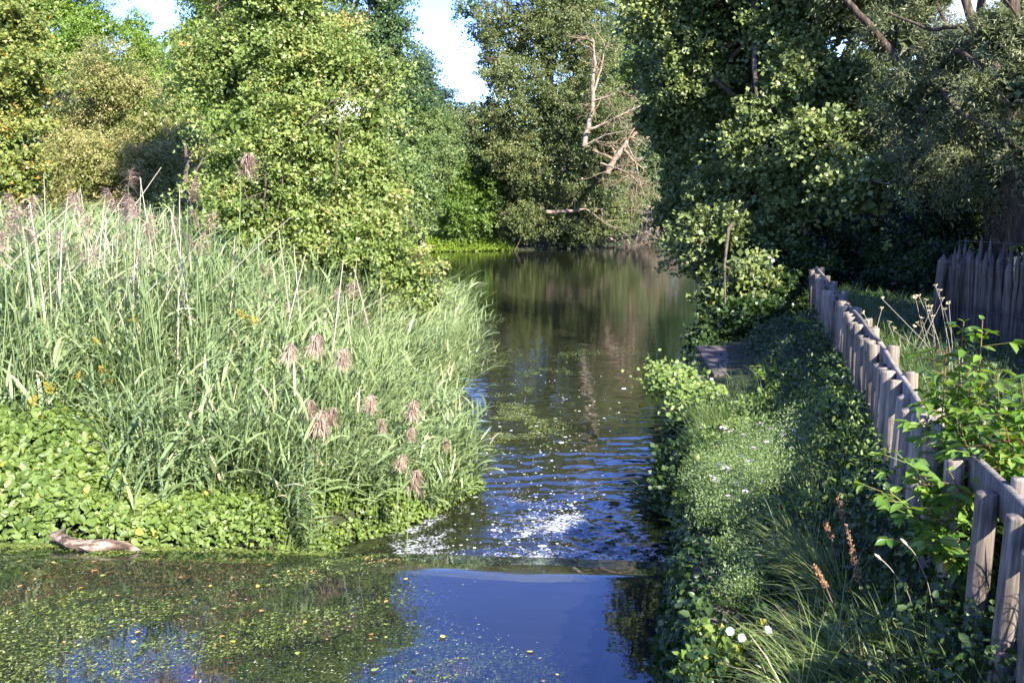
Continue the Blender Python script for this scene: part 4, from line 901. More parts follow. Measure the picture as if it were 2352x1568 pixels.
# leaves hanging over the wall face
n = 22000; y = rng.uniform(3.0, 17.2, n); k = (rng.random(n) < np.interp(y, [3, 9, 13.5, 14.4, 17.2], [1, 1, .9, .12, .05])); y = y[k]; n = len(y)
dz = rng.random(n) ** .8; pz = np.stack([y, dz], 1); bulge = .16 + .30 * fbm(pz, 1.1, 77, 4)
x = wallx(y) - bulge * np.sin(dz * 2.6 + .3).clip(0) * (rng.random(n) ** .5)
z = 1.12 - dz * np.interp(y, [3, 8.2, 8.6], [.62, .62, 1.05]) * (1 + .12 * fbm(np.stack([y], 1).repeat(2, 1), 2.2, 5, 2))
p = np.stack([x, y, z], 1); nn = unit(np.array((-.7, -.35, .45)) + rng.normal(size=(n, 3)) * .5); d = unit(np.array((-.1, 0, -.9)) + rng.normal(size=(n, 3)) * .6)
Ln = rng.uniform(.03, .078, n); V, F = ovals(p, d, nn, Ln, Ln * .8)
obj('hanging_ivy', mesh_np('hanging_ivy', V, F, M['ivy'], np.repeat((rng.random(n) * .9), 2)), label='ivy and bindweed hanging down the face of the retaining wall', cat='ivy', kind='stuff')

# grass
def grass(name, label, pts, n_each, spread, Lr, W, dirn, curve, mat, val=(0, .9), cat='grass'):
    pts = np.asarray(pts); m = len(pts) * n_each; b_ = np.repeat(pts, n_each, 0) + rng.normal(size=(m, 3)) * spread
    b_[:, 2] = np.repeat(pts[:, 2], n_each)
    d = unit(np.array(dirn) + rng.normal(size=(m, 3)) * np.array((.42, .42, .15)))
    V, F = blades(b_, d, np.array((0, 0, 1.0)), rng.uniform(*Lr, m), rng.uniform(W * .7, W * 1.3, m), rng.uniform(*curve, m), seg=4)
    return obj(name, mesh_np(name, V, F, mat, np.repeat(rng.uniform(*val, m), 4)), label=label, cat=cat, kind='stuff')
def bankpts(n, yr, ur):
    y = rng.uniform(*yr, n); x = wallx(y) + rng.uniform(*ur, n); k = x < fencex(y) + .3; x, y = x[k], y[k]
    return np.stack([x, y, ground_z(x, y)], 1)
grass('bank_grass', 'thin grass blades mixed into the cover of the right bank', bankpts(700, (2.6, 13), (.35, 1.6)), 6, .06, (.16, .38), .006, (-.25, -.1, 1), (.4, 1.3), M['grass'], (0, .5))
g1 = np.array([P(px, py, 1.15) for px, py in ((1900, 1590), (1960, 1600), (2040, 1620), (2120, 1640), (1980, 1560), (2180, 1660), (2080, 1570), (1900, 1520), (2250, 1680), (1860, 1640), (2160, 1590))])
grass('grass_clump', 'long pale grass clump leaning left at the bottom right of the bank', g1, 90, .07, (.28, .56), .008, (-.7, .25, .9), (.5, 1.3), M['grass'], (.45, 1))
g2 = np.array([P(px, py, 1.2) for px, py in ((1880, 1330), (1910, 1360), (1850, 1300), (1930, 1400))])
grass('grass_clump', 'sunlit grass tuft leaning left beside the brown dock spikes', g2, 130, .05, (.3, .52), .006, (-.6, .15, 1), (.4, 1.2), M['grass'], (.5, .95))
g3 = np.array([P(px, py, 1.2) for px, py in ((1860, 1200), (1900, 1180), (1950, 1150), (1840, 1160), (1990, 1060), (1900, 1010), (1960, 1100))])
grass('grass_clump', 'wispy grass tufts behind the pink-flowered mound', g3, 70, .09, (.25, .48), .005, (-.3, .1, 1), (.3, 1.2), M['grass'], (.3, .95))
g4 = np.array([P(px, py, 1.4) for px, py in ((2190, 1010), (2215, 1000), (2240, 1020), (2180, 1040))])
grass('grass_clump', 'pale arching grass behind the palisade beside the dogwood', g4, 120, .07, (.25, .45), .007, (.0, .0, 1), (1.0, 2.4), M['grass'], (.5, .9))
# garden lawn beyond the palisade
n = 21000; y = rng.uniform(3, 24, n) ** 1.0; x = fencex(y) + rng.uniform(0.05, 9, n); p = np.stack([x, y, ground_z(x, y)], 1)
V, F = blades(p, unit(rng.normal(size=(n, 3)) * .5 + np.array((0, 0, 1))), np.array((0, 0, 1.0)), rng.uniform(.08, .24, n), rng.uniform(.009, .02, n), rng.uniform(.3, 1.5, n), seg=2)
obj('lawn_grass', mesh_np('lawn_grass', V, F, M['grass'], np.repeat(rng.uniform(0, .5, n), 2)), label='rough shaded grass in the garden behind the palisade', cat='grass', kind='stuff')
cover('garden_herbs', 'low leafy herbs growing in the garden grass', 26000, (2.5, 15), (4, 26), lambda x, y: .06 + 0 * x + .04 * fbm(np.stack([x, y], 1), 1.5, 6, 2), lambda x, y: (x > fencex(y) + .12), M['ivy'], (.04, .08), (.2, 1), oval=False, depth=.08)

for nm, lb, n_, c_, m_, lf, vl in (('mixed_herbs', 'mixed pale herbs scattered along the sunny wall edge', 9000, .55, 'fine_herb', (.015, .035), (0, 1)), ('mixed_herbs', 'light green seedlings scattered through the dark bank cover', 5000, 1.4, 'cover', (.03, .06), (.1, .9))):
    yy_ = rng.uniform(6.5, 11.2, n_); uu_ = rng.uniform(0.02, c_, n_); k = fbm(np.stack([yy_, uu_], 1), 1.5, 101, 3) > .05; yy_, uu_ = yy_[k], uu_[k]; xx_ = wallx(yy_) + uu_
    pp_ = np.stack([xx_, yy_, np.maximum(ground_z(xx_, yy_), 1.03) + bank_h(xx_, yy_) + rng.uniform(-.03, .09, len(yy_))], 1); k = xx_ < fencex(yy_) - .1; pp_ = pp_[k]; m = len(pp_)
    V, F = ovals(pp_, unit(rng.normal(size=(m, 3)) + np.array((0, 0, .3))), unit(rng.normal(size=(m, 3)) * .6 + np.array((0, 0, 1))), rng.uniform(*lf, m), rng.uniform(*lf, m) * .6)
    obj(nm, mesh_np(nm, V, F, M[m_], np.repeat(rng.uniform(*vl, m), 2)), label=lb, cat='plants', kind='stuff')
yy_ = rng.uniform(6.8, 11.2, 170); xx_ = wallx(yy_) + rng.uniform(-.02, .5, 170)
grass('edge_grass', 'straggly grass tufts along the top of the retaining wall', np.stack([xx_, yy_, np.maximum(ground_z(xx_, yy_), 1.03)], 1), 14, .04, (.14, .42), .005, (-.4, .05, 1), (.5, 1.6), M['grass'], (.1, .8))
# fine-leaved mound with pink flowers
def mound(name, label, cx, rad, n, mat, leaf, cat='plants', aspect=.35, up=.3):
    cx = np.asarray(cx); u = unit(rng.normal(size=(n, 3))); u[:, 2] = abs(u[:, 2]) * 1.0 - .25 * (rng.random(n) < .3); c = cx[rng.integers(0, len(cx), n)]
    rr = np.asarray(rad) * (1 + .75 * fbm(u * 2.4 + c * 2, 1.6, 3, 3))[:, None]
    p = c + u * rr * (rng.random((n, 1)) ** .35)
    d = unit(rng.normal(size=(n, 3)) + u * .6 + np.array((0, 0, up))); nn = unit(rng.normal(size=(n, 3)) + np.array((0, 0, .8)))
    V, F = (tris if leaf[1] < .03 else kites)(p, d, nn, rng.uniform(*leaf, n), rng.uniform(*leaf, n) * aspect)
    return obj(name, mesh_np(name, V, F, mat, rng.random(n)), label=label, cat=cat, kind='stuff')
mc = [P(px, py, 1.24) for px, py in ((1690, 1130), (1740, 1090), (1790, 1120), (1680, 1190), (1760, 1150), (1730, 1040), (1650, 1110), (1800, 1060), (1840, 1020))]
mound('vetch_mound', 'fine grey-green crown vetch mound spilling over the wall with pink flowers in it', mc, (.30, .30, .34), 42000, M['fine_herb'], (.012, .028))
mound('vetch_mound', 'smaller grey-green fine-leaved mound under the sunlit grass tuft', [P(px, py, 1.1) for px, py in ((1720, 1310), (1760, 1340), (1700, 1370), (1800, 1300), (1690, 1280))], (.18, .18, .2), 12000, M['fine_herb'], (.012, .026))
mound('shrubby_herbs', 'sunlit broad leaves left of the pink-flowered mound on the wall edge', [P(px, py, 1.05) for px, py in ((1640, 1040), (1660, 1010), (1625, 1090), (1690, 1000), (1600, 1150))], (.16, .2, .16), 2600, M['cover'], (.035, .065), aspect=.8)
mound('shrubby_herbs', 'sunlit leaves at the bottom of the wall edge around the white bindweed', [P(px, py, 1.05) for px, py in ((1640, 1500), (1660, 1540), (1620, 1480), (1700, 1510), (1600, 1550), (1740, 1490))], (.10, .14, .12), 1500, M['cover'], (.04, .07), aspect=.8)
for lb, pt, rd in (('dark climber mass bulging over the water left of the vetch mound', ((1560, 1090), (1580, 1010), (1560, 1150)), (.26, .34, .30)), ('dark climber mass overhanging the end of the weir', ((1590, 1300), (1600, 1360)), (.16, .28, .26)), ('dark climber mass at the bottom edge beside the blue pool', ((1570, 1450), (1560, 1530)), (.12, .26, .22))):
    mound('climber_mass', lb, [P(px, py, .72) for px, py in pt], rd, 5200, M['ivy'], (.035, .075), aspect=.8, up=-.2)
b = MB()
for _ in range(9):
    a = rng.uniform(0, 6.3); c = np.array((math.cos(a), math.sin(a), 0)) * .010 + np.array((0, 0, rng.uniform(0, .006)))
    V, F = ovals(c[None], unit(np.array([[math.cos(a), math.sin(a), .6]])), unit(np.array([[0, -.2, 1.0]])), .016, .010); b.add(V, F, rng.random())
pinkme = b.mesh('petals', M['pink'])
for px, py in ((1660, 985), (1678, 992), (1745, 975), (1770, 985), (1800, 1000), (1822, 990), (1708, 1000), (1838, 1008), (1700, 1050), (1722, 1062), (1652, 1070), (1668, 1078), (1636, 1098), (1690, 1110), (1760, 1018), (1730, 1030), (1644, 1105), (1672, 1140), (1712, 1130), (1752, 1108), (1780, 1040), (1818, 1030)):
    q = P(px, py, 1.52); o = obj('pink_flower', pinkme, label='tiny pale pink flower on the fine grey-green mound', cat='flower', group='pink flowers on the vetch mound'); o.location = tuple(q); s = rng.uniform(.8, 1.4); o.scale = (s, s, s); o.rotation_euler = (rng.uniform(-.2, .8), rng.uniform(-.4, .4), rng.uniform(0, 6))

# dense young alder shoots over the wall with bindweed flowers
ac = [P(px, py, 1.05) for px, py in ((1610, 905), (1580, 900), (1555, 885), (1530, 870), (1505, 868), (1600, 930), (1625, 915), (1575, 940), (1560, 860))]
e = empty('alder_sapling', P(1640, 905, .9), 'bright green alder shoots leaning out over the water from the wall', 'shrub')
n = 1500; c = np.array(ac)[rng.integers(0, len(ac), n)]; p = c + rng.normal(size=(n, 3)) * np.array((.13, .22, .11))
nn = unit(np.array((.1, -.5, .8)) + rng.normal(size=(n, 3)) * .45); d = unit(np.cross(nn, rng.normal(size=(n, 3)))); Ln = rng.uniform(.045, .08, n); V, F = ovals(p, d, nn, Ln, Ln * .85)
o = obj('foliage', mesh_np('foliage', V, F, M['cover'], np.repeat(rng.uniform(.3, .92, n), 2)), e); o['kind'] = 'stuff'
b = MB()
for q in ac: a_ = P(1650, 930, .85); b.tube(np.array([a_, (a_ + q) / 2 + np.array((0, 0, .04)), q]), [.010, .007, .003], 5)
for _ in range(14):
    a_ = P(rng.uniform(1560, 1610), rng.uniform(930, 985), .8); d = np.array((-rng.uniform(.15, .55), rng.normal() * .15, rng.uniform(-.3, .2)))
    b.tube(np.array([a_, a_ + d * .5 + np.array((0, 0, .03)), a_ + d]), [.005, .004, .002], 4)
obj('branches', b.mesh('branches', M['twig']), e)
def trumpet(s=1.0):
    b = MB(); m = 12; th = np.arange(m) * 2 * math.pi / m; V = []
    for r_, z_ in ((.004, 0), (.008, .022), (.018, .036), (.032, .042)): V.append(np.stack([np.cos(th) * r_ * (1 + (.08 * np.cos(th * 5) if r_ > .03 else 0)), np.sin(th) * r_, np.full(m, z_)], 1))
    V = np.concatenate(V); i = np.arange(3)[:, None] * m; j = np.arange(m)[None]; F = np.stack([i + j, i + (j + 1) % m, i + m + (j + 1) % m, i + m + j], -1).reshape(-1, 4)
    b.add(V, F, .6); return b.mesh('petals', M['white_petal'])
tm = trumpet()
for px, py, z, rx, ry, lb in ((1679, 1451, 1.2, .9, -.5, 'white bindweed trumpet, leftmost of the three near the bottom wall edge'),
                              (1700, 1463, 1.18, 1.2, .3, 'white bindweed trumpet close beside the leftmost one near the bottom'),
                              (1757, 1449, 1.25, .8, .6, 'white bindweed trumpet in the grass, rightmost of the three near the bottom'),
                              (1535, 858, 1.1, .9, -.4, 'white bindweed flower farthest out on the alder shoots over the water'),
                              (1550, 860, 1.1, 1.0, .4, 'white bindweed flower next to the outermost one on the alder shoots'),
                              (1634, 874, 1.1, .6, 0, 'white bindweed flower lying at the edge of the coping slab'),
                              (1583, 920, .95, 1.2, -.3, 'white bindweed flower low under the alder shoots')):
    o = obj('bindweed_flower', tm, label=lb, cat='flower'); o.location = tuple(P(px, py, z)); o.rotation_euler = (rx, ry, 0); o.scale = (.72,) * 3

# leafy waterside plant at the wall foot
def leafy_stems(name, label, cat, base, n_st, h, spread, mat, leaf, nl, stem_mat, lean=(0, 0), aspect=.25, world=True, stem_r=.004, val=(0, 1), group=None):
    e = empty(name, base, label, cat, group); b = MB(); V_, F_, A_ = [], [], []; fb = MB()
    for _ in range(n_st):
        a = np.array(base) + np.array((rng.normal() * spread * .4, rng.normal() * spread * .4, 0)); hh = h * rng.uniform(.6, 1.05)
        top = a + np.array((rng.normal() * spread + lean[0], rng.normal() * spread + lean[1], hh)); mid = (a + top) / 2 + np.array((rng.normal() * .03, rng.normal() * .03, .03))
        pts = np.array([a, mid, top]); b.tube(pts, [stem_r, stem_r * .8, stem_r * .4], 5)
        t = np.sort(rng.uniform(.15, 1.0, nl)); p = np.stack([np.interp(t, [0, .5, 1], pts[:, k]) for k in range(3)], 1)
        az = np.arange(nl) * 2.4 + rng.random() * 6; d = unit(np.stack([np.cos(az), np.sin(az), rng.uniform(.1, .7, nl)], 1)); nn = unit(np.array((0, -.2, 1.0)) + rng.normal(size=(nl, 3)) * .35)
        nn = unit(nn - d * (nn * d).sum(1, keepdims=True)); Ln = rng.uniform(*leaf, nl); V, F = ovals(p, d, nn, Ln, Ln * aspect, droop=.3); fb.add(V, F, np.repeat(rng.uniform(*val, nl), 2))
    obj('stems', b.mesh('stems', stem_mat), e); o = obj('foliage', fb.mesh('foliage', mat), e); o['kind'] = 'stuff'; return e
leafy_stems('waterside_plant', 'dark leafy purple loosestrife clump at the foot of the wall beside the foam', 'plant', P(1545, 1262, .05) + np.array((0, .55, 0)), 34, .55, .16, M['ivy'], (.07, .13), 16, M['red_stem'], lean=(-.14, 0), val=(.5, .95))
for px, py, sz, lb, z in ((1690, 975, .35, 'pale round-leaved upright sprig at the left of the stone gap', 1.0), (1652, 1000, .3, 'second pale upright sprig before the stone gap', 1.0)):
    leafy_stems('upright_herb', lb, 'plant', P(px + 10, py + 40, z), 2, sz, .03, M['fine_herb'], (.03, .05), 18, M['red_stem'], aspect=.6, val=(.5, 1))
leafy_stems('willow_shoot', 'young broad-leaved shoot with pale leaves beside the far half of the palisade', 'shrub', P(1905, 830, 1.3), 4, .62, .10, M['dogwood'], (.10, .16), 8, M['red_stem'], lean=(-.32, 0), aspect=.5, stem_r=.006, val=(.4, .85))
leafy_stems('dogwood_sprout', 'small round-leaved sprout right of the coping slab', 'shrub', P(1780, 905, 1.1), 5, .35, .16, M['dogwood'], (.07, .11), 8, M['red_stem'], lean=(-.08, 0), aspect=.65, val=(.4, .85))
leafy_stems('bramble_shoot', 'lone yellowish bramble sprig glowing on the dark bank below the palisade', 'plant', P(1960, 985, 1.2), 6, .22, .14, M['cover'], (.04, .06), 7, M['red_stem'], aspect=.8, val=(.8, 1))
leafy_stems('bramble_shoot', 'light green sprig standing in the grass right of the mound', 'plant', P(1905, 1130, 1.2), 4, .24, .08, M['cover'], (.06, .09), 5, M['red_stem'], aspect=.7, val=(.7, .93))
leafy_stems('bramble_shoot', 'yellowing bramble sprig climbing across the posts beside the dogwood', 'plant', P(2130, 1010, 1.5), 4, .55, .10, M['cover'], (.06, .09), 5, M['red_stem'], aspect=.75, val=(.93, 1))

# dock spikes and grass heads
def spike(pts, L0, label):
    q = [P(*a) for a in pts]; e = empty('dock_spike', q[-1], label, 'seed spike'); b = MB(); pp = np.array(q); b.tube(pp, [.003, .004, .005][:len(pp)], 5); obj('stem', b.mesh('stem', M['twig']), e)
    a, c = pp[0], pp[1]; n = 230; t = rng.random(n) ** .9; d = c - a; r_ = .010 * (.35 + 1.1 * np.sqrt(t)); az = rng.uniform(0, 6.28, n)
    p = a + d * t[:, None] + np.stack([np.cos(az) * r_, np.sin(az) * r_, rng.normal(size=n) * .003], 1)
    V, F = kites(p, unit(rng.normal(size=(n, 3)) + np.array((0, 0, .5))), unit(rng.normal(size=(n, 3))), .011, .009, .5); o = obj('seed_head', mesh_np('seed_head', V, F, M['seed']), e); o['kind'] = 'stuff'
spike([(1943, 1203, 1.85), (1973, 1333, 1.5), (2010, 1430, 1.2)], 0, 'tallest brown dock seed spike standing upright in the bank grass')
spike([(1894, 1197, 1.7), (1910, 1234, 1.6), (1930, 1330, 1.25)], 0, 'short brown dock seed spike behind the tallest one')
spike([(1869, 1298, 1.72), (1897, 1348, 1.58), (1947, 1466, 1.2)], 0, 'brown dock seed spike leaning left in front of the grass tuft')
spike([(1925, 1130, 1.75), (1935, 1190, 1.6), (1945, 1260, 1.3)], 0, 'dark shaded dock spike behind the others')
for pts, lb in (([(2068, 1236, 1.95), (2100, 1268, 1.87), (2130, 1332, 1.7), (2150, 1430, 1.35)], 'arched tan grass head on the right of the pair'),
                ([(2009, 1271, 1.85), (2040, 1298, 1.78), (2083, 1352, 1.62), (2110, 1440, 1.3)], 'arched tan grass head on the left of the pair'),
                ([(2172, 980 - 230, 2.2), (2180, 790, 2.1), (2196, 900, 1.75)], 'thin grass head rising behind the palisade left of the dogwood'),
                ([(2203, 820, 2.05), (2206, 850, 2.0), (2212, 930, 1.7)], 'shorter thin grass head against the dark garden')):
    q = np.array([P(*a) for a in pts]); e = empty('grass_stalk', q[-1], lb, 'grass stalk'); t = np.linspace(0, len(q) - 1, 12); pp = np.stack([np.interp(t, np.arange(len(q)), q[:, k]) for k in range(3)], 1)
    b = MB(); b.tube(pp, .0022, 4); obj('stem', b.mesh('stem', M['straw']), e); b = MB(); hp = pp[:3] if len(q) > 3 else pp[:2]; tt = np.linspace(0, 1, 6)[:, None]; hp = hp[0] + (hp[-1] - hp[0]) * tt; b.tube(hp, [.002, .005, .006, .006, .005, .002], 6, wob=.3); obj('seed_head', b.mesh('seed_head', M['straw']), e)
y = rng.uniform(2.5, 19, 750); x = fencex(y) + rng.uniform(.16, .5, 750)
grass('verge_grass', 'taller grass growing right behind the palisade', np.stack([x, y, ground_z(x, y)], 1), 6, .05, (.14, .30), .008, (-.05, 0, 1), (.4, 1.4), M['grass'], (0, .7))
# wild carrots in the garden
b = MB(); th = np.arange(22) * 2.4; 
for i in range(22):
    r_ = .022 * math.sqrt(i / 22); c = np.array((math.cos(th[i]) * r_, math.sin(th[i]) * r_, .018 + .012 * (i / 22))); b.tube(np.array([(0, 0, 0), c * .6, c]), [.0014, .0012, .001], 3, cap=False); b.box(c, .008, .008, .006, th[i])
um_me = b.mesh('seed_head', M['umbel'])
cr = [(2028, 688), (2025, 712), (2012, 755), (2042, 745), (2052, 758), (2103, 685), (2112, 683), (2125, 693), (2133, 706), (2140, 708), (2150, 660), (2157, 672), (2165, 690), (2118, 735), (2135, 718), (2108, 744), (2098, 752), (1985, 722), (1998, 740), (2170, 715), (2180, 700), (2143, 730)]
for i, (px, py) in enumerate(cr):
    q = PD(px, py, 10.6 + .25 * (i % 4)); bs = np.array((q[0] + rng.normal() * .25 + .12, q[1] + rng.normal() * .15, 1.4))
    e = empty('wild_carrot', bs, 'dry wild carrot head on a thin stalk in the shaded garden', 'wild carrot', 'wild carrots in the garden')
    b = MB(); b.tube(np.array([bs, bs + (q - bs) * .5 + np.array((.04, 0, .05)), q]), [.003, .0025, .002], 4); obj('stem', b.mesh('stem', M['straw']), e)
    o = bpy.data.objects.new('seed_head', um_me); col.objects.link(o); o.parent = e; o.location = tuple(q - bs); o.rotation_euler = (rng.normal() * .3, rng.normal() * .3 - .2, 0); s = rng.uniform(.8, 1.3); o.scale = (s, s, s)

# ------------------------------------------------------------------ palisade of round posts with a rail
fe = empty('palisade', (fencex(4.5), 4.5, 1.3), 'low palisade of weathered round posts with a flat rail running back along the bank', 'fence')
def post_mesh(h, r, tilt=0.0):
    m = 14; b = MB(); V = []; zs = [-.35, .1, h * .5, h - .012, h, h + .003]; rs = [r * 1.02, r * 1.0, r * .99, r * .98, r * .93, .001]
    th = np.arange(m) * 2 * math.pi / m; ph = 1 + .035 * rng.normal(size=m); crack = rng.integers(0, m); ph[crack] *= .84
    for z_, r_ in zip(zs, rs): V.append(np.stack([np.cos(th) * r_ * ph, np.sin(th) * r_ * ph, np.full(m, z_) + (tilt * np.cos(th) * r_ if z_ > h - .02 else 0)], 1))
    V = np.concatenate(V); i = np.arange(5)[:, None] * m; j = np.arange(m)[None]; b.add(V, np.stack([i + j, i + (j + 1) % m, i + m + (j + 1) % m, i + m + j], -1).reshape(-1, 4), .5)
    me = b.mesh('post', M['post_wood'])
    return me
pms = [post_mesh(.86, .056, t) for t in (.05, -.08, .12, 0, .2)]
ys = [2.4, 2.85, 3.3, 3.72, 4.09, 4.55]; y = 5.05
while y < 19.3: ys.append(y); y += .40 + rng.normal() * .025
FS = Vector(fe.location)
for i, y in enumerate(ys):
    x = fencex(y); s = 1 + rng.normal() * .03; g = gz(x, y)
    o = bpy.data.objects.new('post', pms[rng.integers(0, 5)]); col.objects.link(o); o.parent = fe
    sz = (2.165 + rng.normal() * .032 - g) / .86; o.location = Vector((x - .065, y, g)) - FS; o.scale = (s, s, sz); o.rotation_euler = (rng.normal() * .022, rng.normal() * .022 + (-.03 if y < 4.3 else 0), rng.uniform(0, 6))
for y in (4.45, 6.1, 7.35, 8.6, 10.2, 10.9, 12.1, 13.8, 15.5, 17.2, 18.8):
    x = fencex(y) + .085; g = gz(x, y); o = bpy.data.objects.new('post', pms[rng.integers(0, 5)]); col.objects.link(o); o.parent = fe
    o.location = Vector((x, y, g)) - FS; o.scale = (.95, .95, (2.19 + rng.normal() * .02 - g) / .86); o.rotation_euler = (0, 0, rng.uniform(0, 6))
for ya, yb in ((2.2, 5.6), (5.62, 9.1), (9.12, 12.6), (12.62, 16.0), (16.02, 19.3)):
    t = np.linspace(ya, yb, 10); V = []
    for y in t:
        x = fencex(y) + .012; zt = 2.185 + .008 * math.sin(y * 3)
        V += [(x - .018, y, zt - .17), (x - .018, y, zt), (x + .02, y, zt), (x + .02, y, zt - .17)]
    F = [[i * 4 + j, i * 4 + (j + 1) % 4, (i + 1) * 4 + (j + 1) % 4, (i + 1) * 4 + j] for i in range(9) for j in range(4)] + [[0, 1, 2, 3], [36, 39, 38, 37]]
    b = MB(); b.add(V, F); obj('rail', b.mesh('rail', M['rail_wood']), fe)

# ------------------------------------------------------------------ chestnut paling fence
pf = empty('paling_fence', (6.4, 14.5, 1.45), 'old leaning chestnut paling fence of split stakes wired together, at the right edge', 'fence')
def pale_mesh(h, w_, tk, pointed):
    b = MB(); V = []; n = 6
    for i in range(n):
        z = h * .93 * i / (n - 1) - .1; k = 1 + rng.normal() * .08
        for sx, sy in ((-1, -1), (1, -1), (1, 1), (-1, 1)): V.append((sx * w_ / 2 * k + rng.normal() * .003, sy * tk / 2 * k + rng.normal() * .003, z))
    F = [[i * 4 + j, i * 4 + (j + 1) % 4, (i + 1) * 4 + (j + 1) % 4, (i + 1) * 4 + j] for i in range(n - 1) for j in range(4)]
    b.add(V, F); tp = (rng.normal() * .006, 0, h if pointed else h * .95); t4 = V[-4:] + [tp]; b.add(t4, [[0, 1, 4], [1, 2, 4], [2, 3, 4], [3, 0, 4]]); return b.mesh('pale', M['pale_wood'])
pls = [pale_mesh(1.3, rng.uniform(.05, .085), rng.uniform(.03, .05), True) for _ in range(7)] + [pale_mesh(1.28, .10, .06, False)]
A0 = np.array((5.85, 13.3)); A1 = np.array((7.0, 9.4)); L_ = np.linalg.norm(A1 - A0); PS = Vector(pf.location)
def pale(x, y, s, h, ry, rx, k):
    o = bpy.data.objects.new('pale', pls[k]); col.objects.link(o); o.parent = pf; g = gz(x, y); o.location = Vector((x, y, g)) - PS; o.scale = (s, s, h / 1.3); o.rotation_euler = (rx, ry, math.atan2(A1[1] - A0[1], A1[0] - A0[0]) + rng.normal() * .3)
t = 0.0
while t < L_:
    q = A0 + (A1 - A0) * t / L_; pale(q[0], q[1], rng.uniform(.85, 1.25), rng.uniform(1.0, 1.16), rng.normal() * .035, rng.normal() * .04, rng.integers(0, 8)); t += rng.uniform(.045, .07)
t = .0
while t < L_ + .5:
    q = A0 + np.array((.35, .55)) + (A1 - A0) * t / L_; pale(q[0], q[1], .62, rng.uniform(1.22, 1.34), rng.normal() * .03, 0, rng.integers(0, 7)); t += rng.uniform(.16, .22)
pale(5.72, 13.35, 1.3, 1.08, .09, 0, 7); pale(5.80, 13.1, 1.0, 1.15, .16, .03, 1)
for hz in (.35, .92):
    b = MB(); pp = np.array([(*(A0 + (A1 - A0) * u + np.array((-.03, -.03))), 1.72 + hz + .03 * math.sin(u * 30)) for u in np.linspace(0, 1, 30)]); b.tube(pp, .004, 4); obj('wire', b.mesh('wire', M['wire']), pf)
b = MB(); pp = np.array([(*(A0 + np.array((.32, .5)) + (A1 - A0) * u), 2.92) for u in np.linspace(0, 1.1, 12)]); b.tube(pp, .004, 4); obj('wire', b.mesh('wire', M['wire']), pf)

# ------------------------------------------------------------------ dogwood with separate leaves
def dleaf(fold, droop, L_=1.0, W=.52):
    us = np.linspace(0, 1, 6); hw = [.02, .38, .5, .44, .26, .0]; V = []
    for u, h_ in zip(us, hw):
        z = -droop * u * u; V += [(-h_ * W, u * L_, z + fold * h_), (-h_ * W * .5, u * L_, z + fold * h_ * .35), (0, u * L_, z), (h_ * W * .5, u * L_, z + fold * h_ * .35), (h_ * W, u * L_, z + fold * h_)]
    F = [[i * 5 + j, i * 5 + j + 1, (i + 1) * 5 + j + 1, (i + 1) * 5 + j] for i in range(5) for j in range(4)]
    return np.array(V), np.array(F)
lv = []
for f, d_ in ((.25, .25), (.4, .45), (.15, .6), (.3, .1)):
    for val in (.15, .35, .55, .75, .97):
        V, F = dleaf(f, d_); lv.append(mesh_np('leaf', V, F, M['dogwood'], np.full(len(F), val), smooth=True))
dg = empty('dogwood', (2.75, 5.2, 1.3), 'dogwood bush with red stems and large veined leaves growing through the palisade', 'bush')
DL = []
tops = [(2214, 738, 5.5), (2257, 735, 5.4), (2175, 798, 5.5), (2290, 860, 5.3), (2345, 870, 5.0), (2400, 850, 5.0), (2320, 900, 5.4), (2140, 900, 5.6), (2110, 960, 5.4), (2060, 1040, 5.0), (2045, 1130, 4.9),
        (2100, 1090, 5.1), (2250, 920, 5.1), (2200, 960, 5.2), (2160, 1010, 5.2), (2310, 980, 4.9), (2350, 1010, 4.8), (2270, 1020, 4.9), (2220, 1070, 5.0), (2130, 1150, 5.0), (2090, 1180, 4.9), (2170, 1200, 5.0), (2240, 1140, 4.9), (2330, 1060, 5.1), (2420, 950, 5.0), (2190, 880, 5.6), (2240, 840, 5.5), (2285, 930, 5.2), (2335, 940, 5.1), (2215, 1010, 5.0), (2260, 1090, 4.8), (2300, 1100, 4.9), (2180, 1080, 4.9), (2150, 1110, 5.0), (2200, 1160, 4.9), (2150, 1230, 4.8), (2200, 1260, 4.9), (2080, 1240, 4.9), (2370, 1100, 4.9), (2300, 1030, 5.0), (2230, 990, 5.2), (2340, 1150, 5.0), (2120, 1260, 4.9)]
sb = MB()
